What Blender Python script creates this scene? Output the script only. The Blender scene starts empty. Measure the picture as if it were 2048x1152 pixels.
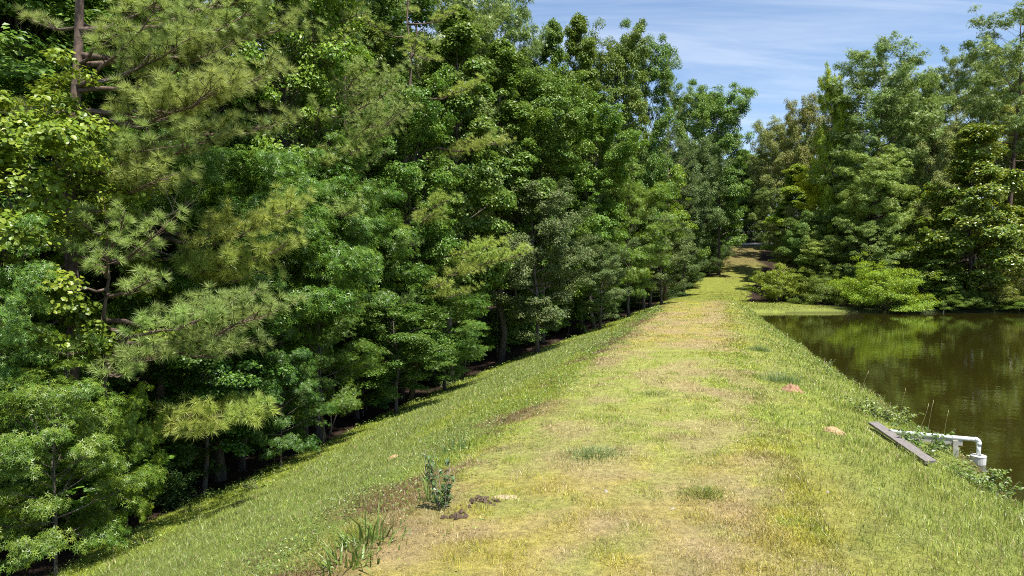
import bpy, math, random
import numpy as np
from mathutils import Vector

# ------------------------------------------------------------------ camera, sky, sun
SC = bpy.context.scene
COL = SC.collection
CAM_Z, PITCH, FPX = 4.2, math.radians(1.486), 1388.0
cam_d = bpy.data.cameras.new('camera')
cam_d.sensor_width = 36.0
cam_d.lens = 36.0 * FPX / 2048.0
cam_d.clip_end = 2000
cam = bpy.data.objects.new('camera', cam_d)
COL.objects.link(cam)
cam.location = (0, 0, CAM_Z)
cam.rotation_euler = (math.radians(90) - PITCH, 0, 0)
SC.camera = cam

SUN_AZ, SUN_EL = math.radians(140), math.radians(66)     # azimuth clockwise from +Y
SKY_STRENGTH, SUN_STRENGTH, EXPOSURE = 0.096, 5.0, 0.95
world = bpy.data.worlds.new('World')
SC.world = world
world.use_nodes = True
wn, wl = world.node_tree.nodes, world.node_tree.links
bg = wn['Background']
sky = wn.new('ShaderNodeTexSky')
sky.sky_type = 'NISHITA'
sky.sun_disc = False
sky.sun_elevation = SUN_EL
sky.sun_rotation = SUN_AZ
sky.air_density = 1.0
sky.dust_density = 0.3
sky.ozone_density = 3.2
tc = wn.new('ShaderNodeTexCoord')
sep = wn.new('ShaderNodeSeparateXYZ')
wl.new(tc.outputs['Generated'], sep.inputs[0])


def wmath(op, a, b=None):
    n = wn.new('ShaderNodeMath')
    n.operation = op
    for i, v in enumerate((a, b)):
        if v is None:
            continue
        if hasattr(v, 'node'):
            wl.new(v, n.inputs[i])
        else:
            n.inputs[i].default_value = v
    return n.outputs[0]


zz = wmath('MAXIMUM', wmath('ADD', sep.outputs[2], 0.10), 0.03)
comb = wn.new('ShaderNodeCombineXYZ')
wl.new(wmath('DIVIDE', sep.outputs[0], zz), comb.inputs[0])
wl.new(wmath('DIVIDE', sep.outputs[1], zz), comb.inputs[1])
mp = wn.new('ShaderNodeMapping')
mp.inputs['Rotation'].default_value = (0, 0, math.radians(-24))
mp.inputs['Scale'].default_value = (0.75, 3.2, 1)
wl.new(comb.outputs[0], mp.inputs[0])
n1 = wn.new('ShaderNodeTexNoise')
n1.inputs['Scale'].default_value = 1.1
n1.inputs['Detail'].default_value = 7
n1.inputs['Roughness'].default_value = 0.62
n1.inputs['Distortion'].default_value = 0.5
wl.new(mp.outputs[0], n1.inputs['Vector'])
ramp = wn.new('ShaderNodeValToRGB')
ramp.color_ramp.elements[0].position = 0.40
ramp.color_ramp.elements[0].color = (0.03, 0.03, 0.03, 1)
ramp.color_ramp.elements[1].position = 0.78
ramp.color_ramp.elements[1].color = (0.50, 0.50, 0.50, 1)
wl.new(n1.outputs['Fac'], ramp.inputs[0])
wmix = wn.new('ShaderNodeMixRGB')
wmix.inputs['Color2'].default_value = (6.0, 6.3, 6.8, 1)
wl.new(ramp.outputs[0], wmix.inputs['Fac'])
wl.new(sky.outputs[0], wmix.inputs['Color1'])
wl.new(wmix.outputs[0], bg.inputs['Color'])
bg.inputs['Strength'].default_value = SKY_STRENGTH

sun_d = bpy.data.lights.new('sun', 'SUN')
sun_d.energy = SUN_STRENGTH
sun_d.angle = math.radians(0.53)
sun_d.color = (1.0, 0.95, 0.86)
sun = bpy.data.objects.new('sun', sun_d)
COL.objects.link(sun)
sdir = Vector((math.sin(SUN_AZ) * math.cos(SUN_EL), math.cos(SUN_AZ) * math.cos(SUN_EL), math.sin(SUN_EL)))
sun.rotation_euler = sdir.to_track_quat('Z', 'Y').to_euler()
sun.location = (60, -20, 80)

SC.view_settings.view_transform = 'Standard'
SC.view_settings.look = 'None'
SC.view_settings.exposure = EXPOSURE
SC.view_settings.gamma = 1
SC.view_settings.use_curve_mapping = False
SC.render.engine = 'CYCLES'
SC.cycles.use_denoising = False
SC.cycles.filter_width = 1.05
SC.cycles.use_adaptive_sampling = False
SC.cycles.sample_clamp_indirect = 4.0
SC.cycles.max_bounces = 8
SC.cycles.diffuse_bounces = 3
SC.cycles.glossy_bounces = 2
SC.cycles.transmission_bounces = 3
SC.cycles.transparent_max_bounces = 4
SC.cycles.caustics_reflective = False
SC.cycles.caustics_refractive = False


# ------------------------------------------------------------------ helpers
def at(px, py, d):
    """World point seen at photograph pixel (px, py) when it lies d metres in front."""
    x, v = (px - 1024) / FPX, (576 - py) / FPX
    fy, fz = math.cos(PITCH) + v * math.sin(PITCH), -math.sin(PITCH) + v * math.cos(PITCH)
    k = d / fy
    return np.array((x * k, d, CAM_Z + fz * k))


def hash2(ix, iy, seed):
    h = (ix.astype(np.int64) * 374761393 + iy.astype(np.int64) * 668265263 + seed * 1442695041) & 0xFFFFFFFF
    h = ((h ^ (h >> 13)) * 1274126177) & 0xFFFFFFFF
    h = h ^ (h >> 16)
    return (h & 0xFFFF) / 65535.0


def vnoise(x, y, seed=0):
    ix, iy = np.floor(x), np.floor(y)
    fx, fy = x - ix, y - iy
    fx, fy = fx * fx * (3 - 2 * fx), fy * fy * (3 - 2 * fy)
    a, b = hash2(ix, iy, seed), hash2(ix + 1, iy, seed)
    c, d = hash2(ix, iy + 1, seed), hash2(ix + 1, iy + 1, seed)
    return (a * (1 - fx) + b * fx) * (1 - fy) + (c * (1 - fx) + d * fx) * fy


def fbm(x, y, seed=0, octaves=4):
    s, a, t = 0, 1.0, 0
    for o in range(octaves):
        s = s + a * vnoise(x * 2 ** o, y * 2 ** o, seed + o * 17)
        t += a
        a *= 0.5
    return s / t


def norm(v):
    return v / np.maximum(np.linalg.norm(v, axis=-1, keepdims=True), 1e-9)


def mesh_tris(name, V, T, mat, col=None, smooth=False):
    V, T = np.asarray(V, np.float32), np.asarray(T, np.int32)
    me = bpy.data.meshes.new(name)
    me.vertices.add(len(V))
    me.vertices.foreach_set('co', V.ravel())
    me.loops.add(T.size)
    me.loops.foreach_set('vertex_index', T.ravel())
    me.polygons.add(len(T))
    me.polygons.foreach_set('loop_start', np.arange(0, T.size, 3, dtype=np.int32))
    me.update(calc_edges=True)
    me.polygons.foreach_set('use_smooth', np.full(len(T), bool(smooth)))
    if col is not None:
        ca = me.color_attributes.new('tint', 'FLOAT_COLOR', 'POINT')
        c4 = np.ones((len(V), 4), np.float32)
        c4[:, :3] = col
        ca.data.foreach_set('color', c4.ravel())
    me.materials.append(mat)
    return me


class Tri:
    def __init__(self):
        self.V, self.T, self.n = [], [], 0

    def add(self, V, T):
        self.V.append(np.asarray(V, float))
        self.T.append(np.asarray(T, int) + self.n)
        self.n += len(V)

    def tube(self, P, R, sides=6, cap=True):
        P, R = np.asarray(P, float), np.asarray(R, float)
        k = len(P)
        tan = norm(np.gradient(P, axis=0))
        ref = np.array((0.0, 0.0, 1.0)) if abs(tan[0][2]) < 0.9 else np.array((1.0, 0.0, 0.0))
        s = norm(np.cross(tan, ref))
        u = np.cross(s, tan)
        a = np.linspace(0, 2 * math.pi, sides, endpoint=False)
        ring = np.cos(a)[None, :, None] * s[:, None, :] + np.sin(a)[None, :, None] * u[:, None, :]
        V = P[:, None, :] + ring * R[:, None, None]
        V = V.reshape(-1, 3)
        T = []
        for i in range(k - 1):
            for j in range(sides):
                a0, a1 = i * sides + j, i * sides + (j + 1) % sides
                b0, b1 = a0 + sides, a1 + sides
                T += [(a0, a1, b1), (a0, b1, b0)]
        if cap:
            for i, flip in ((0, True), (k - 1, False)):
                o = i * sides
                for j in range(1, sides - 1):
                    T.append((o, o + j + 1, o + j) if flip else (o, o + j, o + j + 1))
        self.add(V, T)

    def box(self, c, s, ax=None, wob=0.0, rng=None):
        """box at centre c, half sizes s, axes ax (3 row vectors)"""
        ax = np.eye(3) if ax is None else np.asarray(ax)
        q = np.array([(x, y, z) for x in (-1, 1) for y in (-1, 1) for z in (-1, 1)], float) * np.asarray(s)
        if wob:
            q = q + rng.normal(0, wob, q.shape)
        V = np.asarray(c) + q @ ax
        T = [(0, 1, 3), (0, 3, 2), (4, 6, 7), (4, 7, 5), (0, 4, 5), (0, 5, 1), (2, 3, 7), (2, 7, 6), (0, 2, 6), (0, 6, 4), (1, 5, 7), (1, 7, 3)]
        self.add(V, T)

    def build(self, name, mat, smooth=False):
        return mesh_tris(name, np.concatenate(self.V), np.concatenate(self.T), mat, smooth=smooth)


def link(name, data, parent=None, loc=None, color=None, **props):
    o = bpy.data.objects.new(name, data)
    COL.objects.link(o)
    if parent is not None:
        o.parent = parent
    if loc is not None:
        o.location = loc
    if color is not None:
        o.color = (*color, 1)
    for k, v in props.items():
        if v is not None:
            o[k] = v
    return o


# ------------------------------------------------------------------ materials
def new_mat(name):
    m = bpy.data.materials.new(name)
    m.use_nodes = True
    nt = m.node_tree
    nt.nodes.clear()
    out = nt.nodes.new('ShaderNodeOutputMaterial')
    return m, nt.nodes, nt.links, out


def leaf_mat(name, c_lo, c_mid, c_hi, trans=0.26, gloss=0.09, rough=0.38, thi=(0.24, 0.35, 0.045)):
    m, N, L, out = new_mat(name)
    geo = N.new('ShaderNodeNewGeometry')
    r = N.new('ShaderNodeValToRGB')
    e = r.color_ramp.elements
    e[0].position, e[0].color = 0.0, (*c_lo, 1)
    e[1].position, e[1].color = 1.0, (*c_hi, 1)
    x = e.new(0.55)
    x.color = (*c_mid, 1)
    L.new(geo.outputs['Random Per Island'], r.inputs[0])
    oi = N.new('ShaderNodeObjectInfo')
    mul = N.new('ShaderNodeMixRGB')
    mul.blend_type = 'MULTIPLY'
    mul.inputs[0].default_value = 1
    L.new(r.outputs[0], mul.inputs[1])
    L.new(oi.outputs['Color'], mul.inputs[2])
    # broad patches of slightly different green through one crown
    tcn = N.new('ShaderNodeTexCoord')
    nz = N.new('ShaderNodeTexNoise')
    nz.inputs['Scale'].default_value = 0.55
    nz.inputs['Detail'].default_value = 2
    L.new(tcn.outputs['Object'], nz.inputs['Vector'])
    hs = N.new('ShaderNodeHueSaturation')
    mr = N.new('ShaderNodeMapRange')
    mr.inputs['From Min'].default_value = 0.3
    mr.inputs['From Max'].default_value = 0.7
    mr.inputs['To Min'].default_value = 0.484
    mr.inputs['To Max'].default_value = 0.512
    L.new(nz.outputs['Fac'], mr.inputs[0])
    L.new(mr.outputs[0], hs.inputs['Hue'])
    L.new(mul.outputs[0], hs.inputs['Color'])
    d = N.new('ShaderNodeBsdfDiffuse')
    L.new(hs.outputs[0], d.inputs[0])
    t = N.new('ShaderNodeBsdfTranslucent')
    tm = N.new('ShaderNodeMixRGB')
    tm.blend_type = 'MULTIPLY'
    tm.inputs[0].default_value = 1
    tm.inputs[1].default_value = (*thi, 1)
    L.new(oi.outputs['Color'], tm.inputs[2])
    L.new(tm.outputs[0], t.inputs[0])
    m1 = N.new('ShaderNodeMixShader')
    m1.inputs[0].default_value = trans
    L.new(d.outputs[0], m1.inputs[1])
    L.new(t.outputs[0], m1.inputs[2])
    g = N.new('ShaderNodeBsdfGlossy')
    g.inputs['Roughness'].default_value = rough
    m2 = N.new('ShaderNodeMixShader')
    m2.inputs[0].default_value = gloss
    L.new(m1.outputs[0], m2.inputs[1])
    L.new(g.outputs[0], m2.inputs[2])
    L.new(m2.outputs[0], out.inputs[0])
    return m


def bark_mat(name, c1, c2, scale=(14, 14, 3)):
    m, N, L, out = new_mat(name)
    b = N.new('ShaderNodeBsdfPrincipled')
    b.inputs['Roughness'].default_value = 0.9
    tcn = N.new('ShaderNodeTexCoord')
    mpn = N.new('ShaderNodeMapping')
    mpn.inputs['Scale'].default_value = scale
    L.new(tcn.outputs['Object'], mpn.inputs[0])
    nz = N.new('ShaderNodeTexNoise')
    nz.inputs['Scale'].default_value = 1
    nz.inputs['Detail'].default_value = 6
    nz.inputs['Roughness'].default_value = 0.7
    L.new(mpn.outputs[0], nz.inputs['Vector'])
    r = N.new('ShaderNodeValToRGB')
    r.color_ramp.elements[0].position, r.color_ramp.elements[0].color = 0.35, (*c1, 1)
    r.color_ramp.elements[1].position, r.color_ramp.elements[1].color = 0.68, (*c2, 1)
    L.new(nz.outputs['Fac'], r.inputs[0])
    L.new(r.outputs[0], b.inputs['Base Color'])
    bp = N.new('ShaderNodeBump')
    bp.inputs['Strength'].default_value = 0.8
    bp.inputs['Distance'].default_value = 0.03
    L.new(nz.outputs['Fac'], bp.inputs['Height'])
    L.new(bp.outputs[0], b.inputs['Normal'])
    L.new(b.outputs[0], out.inputs[0])
    return m


def solid_mat(name, c1, c2, rough=0.8, scale=8.0, bump=0.3, detail=6, stretch=(1, 1, 1), dist=0.01):
    m, N, L, out = new_mat(name)
    b = N.new('ShaderNodeBsdfPrincipled')
    b.inputs['Roughness'].default_value = rough
    tcn = N.new('ShaderNodeTexCoord')
    mpn = N.new('ShaderNodeMapping')
    mpn.inputs['Scale'].default_value = stretch
    L.new(tcn.outputs['Object'], mpn.inputs[0])
    nz = N.new('ShaderNodeTexNoise')
    nz.inputs['Scale'].default_value = scale
    nz.inputs['Detail'].default_value = detail
    nz.inputs['Roughness'].default_value = 0.65
    L.new(mpn.outputs[0], nz.inputs['Vector'])
    r = N.new('ShaderNodeValToRGB')
    r.color_ramp.elements[0].position, r.color_ramp.elements[0].color = 0.32, (*c1, 1)
    r.color_ramp.elements[1].position, r.color_ramp.elements[1].color = 0.68, (*c2, 1)
    L.new(nz.outputs['Fac'], r.inputs[0])
    L.new(r.outputs[0], b.inputs['Base Color'])
    bp = N.new('ShaderNodeBump')
    bp.inputs['Strength'].default_value = bump
    bp.inputs['Distance'].default_value = dist
    L.new(nz.outputs['Fac'], bp.inputs['Height'])
    L.new(bp.outputs[0], b.inputs['Normal'])
    L.new(b.outputs[0], out.inputs[0])
    return m


def tint_mat(name, trans=0.3, gloss=0.05, detail_scale=0.0):
    """colour read from the mesh's own per-blade colour attribute"""
    m, N, L, out = new_mat(name)
    a = N.new('ShaderNodeAttribute')
    a.attribute_name = 'tint'
    d = N.new('ShaderNodeBsdfDiffuse')
    t = N.new('ShaderNodeBsdfTranslucent')
    L.new(a.outputs['Color'], d.inputs[0])
    L.new(a.outputs['Color'], t.inputs[0])
    m1 = N.new('ShaderNodeMixShader')
    m1.inputs[0].default_value = trans
    L.new(d.outputs[0], m1.inputs[1])
    L.new(t.outputs[0], m1.inputs[2])
    g = N.new('ShaderNodeBsdfGlossy')
    g.inputs['Roughness'].default_value = 0.45
    m2 = N.new('ShaderNodeMixShader')
    m2.inputs[0].default_value = gloss
    L.new(m1.outputs[0], m2.inputs[1])
    L.new(g.outputs[0], m2.inputs[2])
    L.new(m2.outputs[0], out.inputs[0])
    return m


def ground_mat():
    m, N, L, out = new_mat('soil_and_turf')
    a = N.new('ShaderNodeAttribute')
    a.attribute_name = 'tint'
    b = N.new('ShaderNodeBsdfPrincipled')
    b.inputs['Roughness'].default_value = 0.95
    b.inputs['Specular IOR Level'].default_value = 0.1
    tcn = N.new('ShaderNodeTexCoord')
    n_a = N.new('ShaderNodeTexNoise')
    n_a.inputs['Scale'].default_value = 9
    n_a.inputs['Detail'].default_value = 9
    n_a.inputs['Roughness'].default_value = 0.75
    L.new(tcn.outputs['Object'], n_a.inputs['Vector'])
    r = N.new('ShaderNodeMapRange')
    r.inputs['From Min'].default_value = 0.38
    r.inputs['From Max'].default_value = 0.62
    r.inputs['To Min'].default_value = 0.35
    r.inputs['To Max'].default_value = 1.45
    n_b = N.new('ShaderNodeTexNoise')
    n_b.inputs['Scale'].default_value = 55
    n_b.inputs['Detail'].default_value = 4
    n_b.inputs['Roughness'].default_value = 0.7
    L.new(tcn.outputs['Object'], n_b.inputs['Vector'])
    av = N.new('ShaderNodeMath')
    av.operation = 'MULTIPLY_ADD'
    av.inputs[1].default_value = 0.5
    L.new(n_a.outputs['Fac'], av.inputs[0])
    hb = N.new('ShaderNodeMath')
    hb.operation = 'MULTIPLY'
    hb.inputs[1].default_value = 0.5
    L.new(n_b.outputs['Fac'], hb.inputs[0])
    L.new(hb.outputs[0], av.inputs[2])
    L.new(av.outputs[0], r.inputs[0])
    mul = N.new('ShaderNodeVectorMath')
    mul.operation = 'SCALE'
    L.new(a.outputs['Color'], mul.inputs[0])
    L.new(r.outputs[0], mul.inputs['Scale'])
    L.new(mul.outputs[0], b.inputs['Base Color'])
    bp = N.new('ShaderNodeBump')
    bp.inputs['Strength'].default_value = 0.9
    bp.inputs['Distance'].default_value = 0.05
    L.new(n_a.outputs['Fac'], bp.inputs['Height'])
    L.new(bp.outputs[0], b.inputs['Normal'])
    L.new(b.outputs[0], out.inputs[0])
    return m


def water_mat():
    m, N, L, out = new_mat('pond_water')
    b = N.new('ShaderNodeBsdfPrincipled')
    b.inputs['Base Color'].default_value = (0.021, 0.0185, 0.003, 1)
    b.inputs['Roughness'].default_value = 0.008
    b.inputs['IOR'].default_value = 1.42
    tcn = N.new('ShaderNodeTexCoord')
    n_a = N.new('ShaderNodeTexNoise')
    n_a.inputs['Scale'].default_value = 1.6
    n_a.inputs['Detail'].default_value = 5
    n_a.inputs['Roughness'].default_value = 0.55
    L.new(tcn.outputs['Object'], n_a.inputs['Vector'])
    bp = N.new('ShaderNodeBump')
    bp.inputs['Strength'].default_value = 0.075
    bp.inputs['Distance'].default_value = 0.06
    L.new(n_a.outputs['Fac'], bp.inputs['Height'])
    L.new(bp.outputs[0], b.inputs['Normal'])
    L.new(b.outputs[0], out.inputs[0])
    return m


M = {
    'sweetgum': leaf_mat('sweetgum_leaf', (0.050, 0.108, 0.012), (0.092, 0.180, 0.018), (0.180, 0.265, 0.034), gloss=0.032, rough=0.42),
    'tulip': leaf_mat('tulip_leaf', (0.062, 0.125, 0.013), (0.108, 0.195, 0.020), (0.195, 0.280, 0.036), gloss=0.03, rough=0.42),
    'oak': leaf_mat('oak_leaf', (0.070, 0.112, 0.028), (0.115, 0.168, 0.042), (0.175, 0.225, 0.066), gloss=0.03, rough=0.45, thi=(0.13, 0.19, 0.05)),
    'pine': leaf_mat('pine_needle', (0.14, 0.20, 0.045), (0.24, 0.325, 0.085), (0.37, 0.46, 0.16), trans=0.38, gloss=0.03, rough=0.45, thi=(0.30, 0.37, 0.10)),
    'magnolia': leaf_mat('magnolia_leaf', (0.035, 0.075, 0.010), (0.070, 0.120, 0.014), (0.150, 0.180, 0.024), gloss=0.045, rough=0.36, thi=(0.20, 0.24, 0.03)),
    'shrub': leaf_mat('shrub_leaf', (0.040, 0.080, 0.016), (0.070, 0.120, 0.022), (0.120, 0.165, 0.032), gloss=0.03),
    'bark': bark_mat('grey_bark', (0.035, 0.028, 0.022), (0.19, 0.165, 0.14)),
    'pine_bark': bark_mat('pine_bark', (0.035, 0.022, 0.016), (0.20, 0.14, 0.105), scale=(9, 9, 4)),
    'dead': bark_mat('dead_twig', (0.14, 0.11, 0.09), (0.36, 0.31, 0.27), scale=(20, 20, 6)),
    'ground': ground_mat(),
    'water': water_mat(),
    'grass': tint_mat('grass_blade', trans=0.38),
}

# ------------------------------------------------------------------ the lie of the land
FLOOR_Y = [-60, 0, 14, 20, 41, 50, 59, 75, 87, 95, 110, 130, 170, 260, 400]
FLOOR_Z = [-1.8, -1.8, -1.83, -2.14, -2.59, -1.7, -0.7, 0.1, 0.46, 1.4, 4.0, 8.9, 13.5, 17, 18]
FAR_Y = [-60, 66.0, 67.6, 68.6, 70, 80, 88, 110, 130, 170, 260, 400]
FAR_Z = [-2.2, -2.0, -0.35, 0.25, 0.35, 0.55, 1.2, 3.9, 8.8, 13.5, 17, 18]


def crest_x(Y):
    return -4.1 + 0.287 * np.minimum(Y, 110)


def water_p(Y):
    return 9.75 - 0.027 * np.clip(Y, 0, 70) + 0.18 * np.sin(Y * 0.9) * np.clip((70 - Y) / 70, 0, 1)


def terr(X, Y):
    X, Y = np.asarray(X, float), np.asarray(Y, float)
    p = (X - crest_x(Y)) * 0.961
    left = 1.0 + 0.33 * p
    wp = water_p(Y)
    e = 6.4
    right = 1.0 - (p - e) / np.maximum(wp - e, 0.5)
    dam = np.minimum(1.0, np.minimum(left, right))
    # rounded shoulder on both sides of the crest
    dam = dam - 0.10 * np.exp(-(p / 0.9) ** 2) - 0.08 * np.exp(-((p - e) / 0.8) ** 2)
    fl = np.interp(Y, FLOOR_Y, FLOOR_Z)
    fr = np.interp(Y, FAR_Y, FAR_Z)
    w = np.clip((p + 2.5) / 5.0, 0, 1)
    base = np.where(Y < 60, np.where(p < 3, fl, fr), fl * (1 - w) + fr * w)
    base = np.where(Y < 60, base, np.where(p > 2.5, fr, base))
    z = np.maximum(dam, base)
    k = np.exp(-np.abs(dam - base) * 2.5)
    z = z + 0.10 * k * (p < 2)
    land = (p < wp) | (Y > 68)
    z = z + np.where(land, 0.10 * (fbm(X * 0.45, Y * 0.45, 3, 3) - 0.5) + 0.05 * (fbm(X * 1.9, Y * 1.9, 9, 2) - 0.5), 0)
    deep = np.clip((-p - 14) / 30, 0, 1)
    return z + 1.2 * deep * (fbm(X * 0.06, Y * 0.06, 21, 2) - 0.3)


def toe_p(Y):
    """offset of the foot of the dam from the crest edge, negative"""
    return (np.interp(Y, FLOOR_Y, FLOOR_Z) - 1.0) / 0.33 if np.isscalar(Y) else (np.interp(Y, FLOOR_Y, FLOOR_Z) - 1.0) / 0.33


def path_x(Y):
    return np.interp(Y, [60, 75, 85, 97, 108, 121, 129, 140, 170], [17, 21, 24.3, 29.6, 35.0, 40.4, 44.0, 49.0, 62.0])


# cover classes: how much each spot is lawn / bank / slope / woodland litter
def cover(X, Y):
    p = (X - crest_x(Y)) * 0.961
    pd = np.abs(X - path_x(Y))
    n = fbm(X * 0.6, Y * 0.6, 5, 3) - 0.5
    tp = np.minimum(toe_p(Y), 0.2)
    lawn = (p > tp + 0.30 + n * 1.6) & (Y < 86) & (p < np.where(Y < 68, 11, 8))
    far_lawn = (Y >= 80) & (pd < 4.6 + n * 2 - np.clip((Y - 95) * 0.06, 0, 1.7)) & (Y < 136)
    strip = (Y > 68) & (Y < 79 + n * 2) & (p > -1) & (X < 33.5 + n * 2)
    return p, (lawn | far_lawn | strip)


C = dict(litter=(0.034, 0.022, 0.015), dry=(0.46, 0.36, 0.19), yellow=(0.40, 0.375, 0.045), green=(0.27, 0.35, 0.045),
         blue=(0.235, 0.32, 0.078), bank=(0.25, 0.31, 0.055), mud=(0.10, 0.07, 0.03), bare=(0.33, 0.24, 0.155), worn=(0.16, 0.10, 0.055))
C = {k: np.array(v) for k, v in C.items()}


def smooth(a, b, x):
    t = np.clip((x - a) / (b - a), 0, 1)
    return t * t * (3 - 2 * t)


def lerp(a, b, t):
    return a + (b - a) * t[..., None]


def turf_colour(X, Y, rng=None):
    """the plant colour of the turf at a spot: dry yellow crest, blue-green slope, lush bank"""
    p, _ = cover(X, Y)
    big = fbm(X * 0.22, Y * 0.16, 31, 3)
    mid = fbm(X * 0.9, Y * 0.7, 47, 3)
    sm = fbm(X * 3.5, Y * 3.5, 53, 2)
    col = np.broadcast_to(C['yellow'], X.shape + (3,)).copy()
    # nearer than 20 m the crest is dry and yellow, farther it is greener with a dry middle again
    greener = smooth(10, 15, Y + (mid - 0.5) * 8) * (1 - smooth(26, 31, Y + (big - 0.5) * 6))
    col = lerp(col, C['green'] * 1.2, np.clip(greener * 0.95 * smooth(0.2, 0.55, mid + 0.15), 0, 1))
    grn2 = smooth(0.50, 0.62, fbm(X * 1.6, Y * 1.2, 411, 3))
    col = lerp(col, C['green'], grn2 * 0.7)
    col = lerp(col, C['green'], smooth(0.56, 0.72, big) * 0.6)
    dryzone = smooth(0.50, 0.66, mid) * 0.45 + 0.5 * smooth(0.45, 0.6, fbm(X * 0.5, Y * 0.35, 509, 3)) * np.exp(-((p - 4.6) / 1.3) ** 2)
    dryzone = dryzone + 0.27 * (1 - smooth(8.5, 12.5, Y + (big - 0.5) * 5)) * smooth(0.42, 0.58, fbm(X * 2.2, Y * 1.8, 611, 3)) + 0.35 * smooth(30, 36, Y) * smooth(0.4, 0.6, fbm(X * 0.8, Y * 0.25, 617, 3))
    col = lerp(col, C['dry'] * np.array((1.0, 0.95, 0.95)), np.clip(dryzone, 0, 0.85))
    # slope
    edge = p + (big - 0.5) * 2.2 + (mid - 0.5) * 1.6
    slope = 1 - smooth(-1.4, 0.4, edge)
    sl = lerp(np.broadcast_to(C['green'], col.shape), C['blue'], smooth(0.46, 0.6, fbm(X * 0.12 + p * 0.25, Y * 0.05, 77, 3)))
    low = 1 - smooth(1.0, 3.6, p - toe_p(Y))
    sl = lerp(sl, C['green'] * np.array((1.05, 1.08, 0.8)), low * 0.9)
    col = lerp(col, sl * np.array((0.88, 0.86, 0.68)), slope)
    sh = np.exp(-((p + 0.6) / 1.1) ** 2) * smooth(0.45, 0.57, fbm(X * 0.8, Y * 0.55, 201, 3)) * (Y < 66)
    col = lerp(col, C['worn'] * 1.2, np.clip(sh * 0.85, 0, 1))
    bank = smooth(3.6, 7.6, p + (mid - 0.5) * 3.0)
    col = lerp(col, C['bank'], bank)
    col = lerp(col, C['green'] * np.array((0.92, 0.85, 0.8)), smooth(66, 78, Y))
    col = lerp(col, C['worn'], smooth(100, 118, Y + (big - 0.5) * 20) * 0.65)  # litter brown, also painting the shade of the path head into the turf
    return col * (0.72 + 0.56 * sm)[..., None]


def build_ground():
    ps = np.unique(np.round(np.concatenate([np.linspace(-220, -40, 16), np.linspace(-40, -15, 20), np.arange(-15, 13, 0.28), np.linspace(13, 60, 40), np.linspace(60, 240, 16)]), 3))
    ys, y, st = [], -60.0, 6.0
    while y < 400:
        ys.append(y)
        if y < 3:
            y += 5
        else:
            y += max(0.22, 0.011 * y) if y < 140 else 8
    ys = np.array(ys)
    PP, YY = np.meshgrid(ps, ys)
    XX = PP / 0.961 + crest_x(YY)
    ZZ = terr(XX, YY)
    V = np.stack([XX, YY, ZZ], -1).reshape(-1, 3)
    nx, ny = len(ps), len(ys)
    i = (np.arange(ny - 1)[:, None] * nx + np.arange(nx - 1)[None, :]).ravel()
    T = np.concatenate([np.stack([i, i + 1, i + nx + 1], -1), np.stack([i, i + nx + 1, i + nx], -1)])
    X, Y = V[:, 0], V[:, 1]
    p, lawn = cover(X, Y)
    crestm = (smooth(-0.6, 0.3, p) * (1 - smooth(4.2, 5.6, p)) * (1 - smooth(45, 70, Y)))[:, None]
    soil = turf_colour(X, Y) * (0.58 - 0.12 * crestm) + (0.10 + 0.20 * crestm) * C['bare']
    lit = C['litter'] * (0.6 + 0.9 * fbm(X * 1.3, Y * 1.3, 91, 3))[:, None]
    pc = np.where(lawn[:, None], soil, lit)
    shore = (Y > 66.5) & (Y < 74) & (p > 7) & ~lawn
    pc = np.where(shore[:, None], np.array((0.035, 0.045, 0.018)) * (0.6 + 0.8 * fbm(X * 2, Y * 2, 5, 2))[:, None], pc)
    under = (V[:, 2] < 0.06) & (p > 4) & (Y < 66.5)
    pc = np.where(under[:, None], C['mud'], pc)
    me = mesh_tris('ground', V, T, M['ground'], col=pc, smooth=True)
    link('ground', me, kind='structure', label='dam crest, grassy slopes and woodland floor')


build_ground()

# pond surface
wv = [(-2, -50, 0), (220, -50, 0), (220, 69.5, 0), (19, 69.5, 0)]
wv = [(crest_x(-50) + 8.0, -50, 0), (220, -50, 0), (220, 69.0, 0), (float(crest_x(69.0)) + 7.0, 69.0, 0)]
link('pond_water', mesh_tris('pond_water', wv, [(0, 1, 2), (0, 2, 3)], M['water']), kind='structure')

# gravel track glimpsed at the head of the grass path
gm = solid_mat('gravel', (0.20, 0.19, 0.18), (0.36, 0.35, 0.34), scale=14, bump=0.6)
gx = np.linspace(34, 66, 33)
gv, gt = [], []
for i, x in enumerate(gx):
    for j, y in enumerate((130.5, 132, 133.5, 135)):
        gv.append((x, y + (x - 48) * 0.05, float(terr(x, y + (x - 48) * 0.05)) + 0.05))
for i in range(len(gx) - 1):
    for j in range(3):
        a = i * 4 + j
        gt += [(a, a + 4, a + 5), (a, a + 5, a + 1)]
link('gravel_road', mesh_tris('gravel_road', gv, gt, gm, smooth=True), kind='structure')

# ------------------------------------------------------------------ grass
rg = np.random.default_rng(11)


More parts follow.
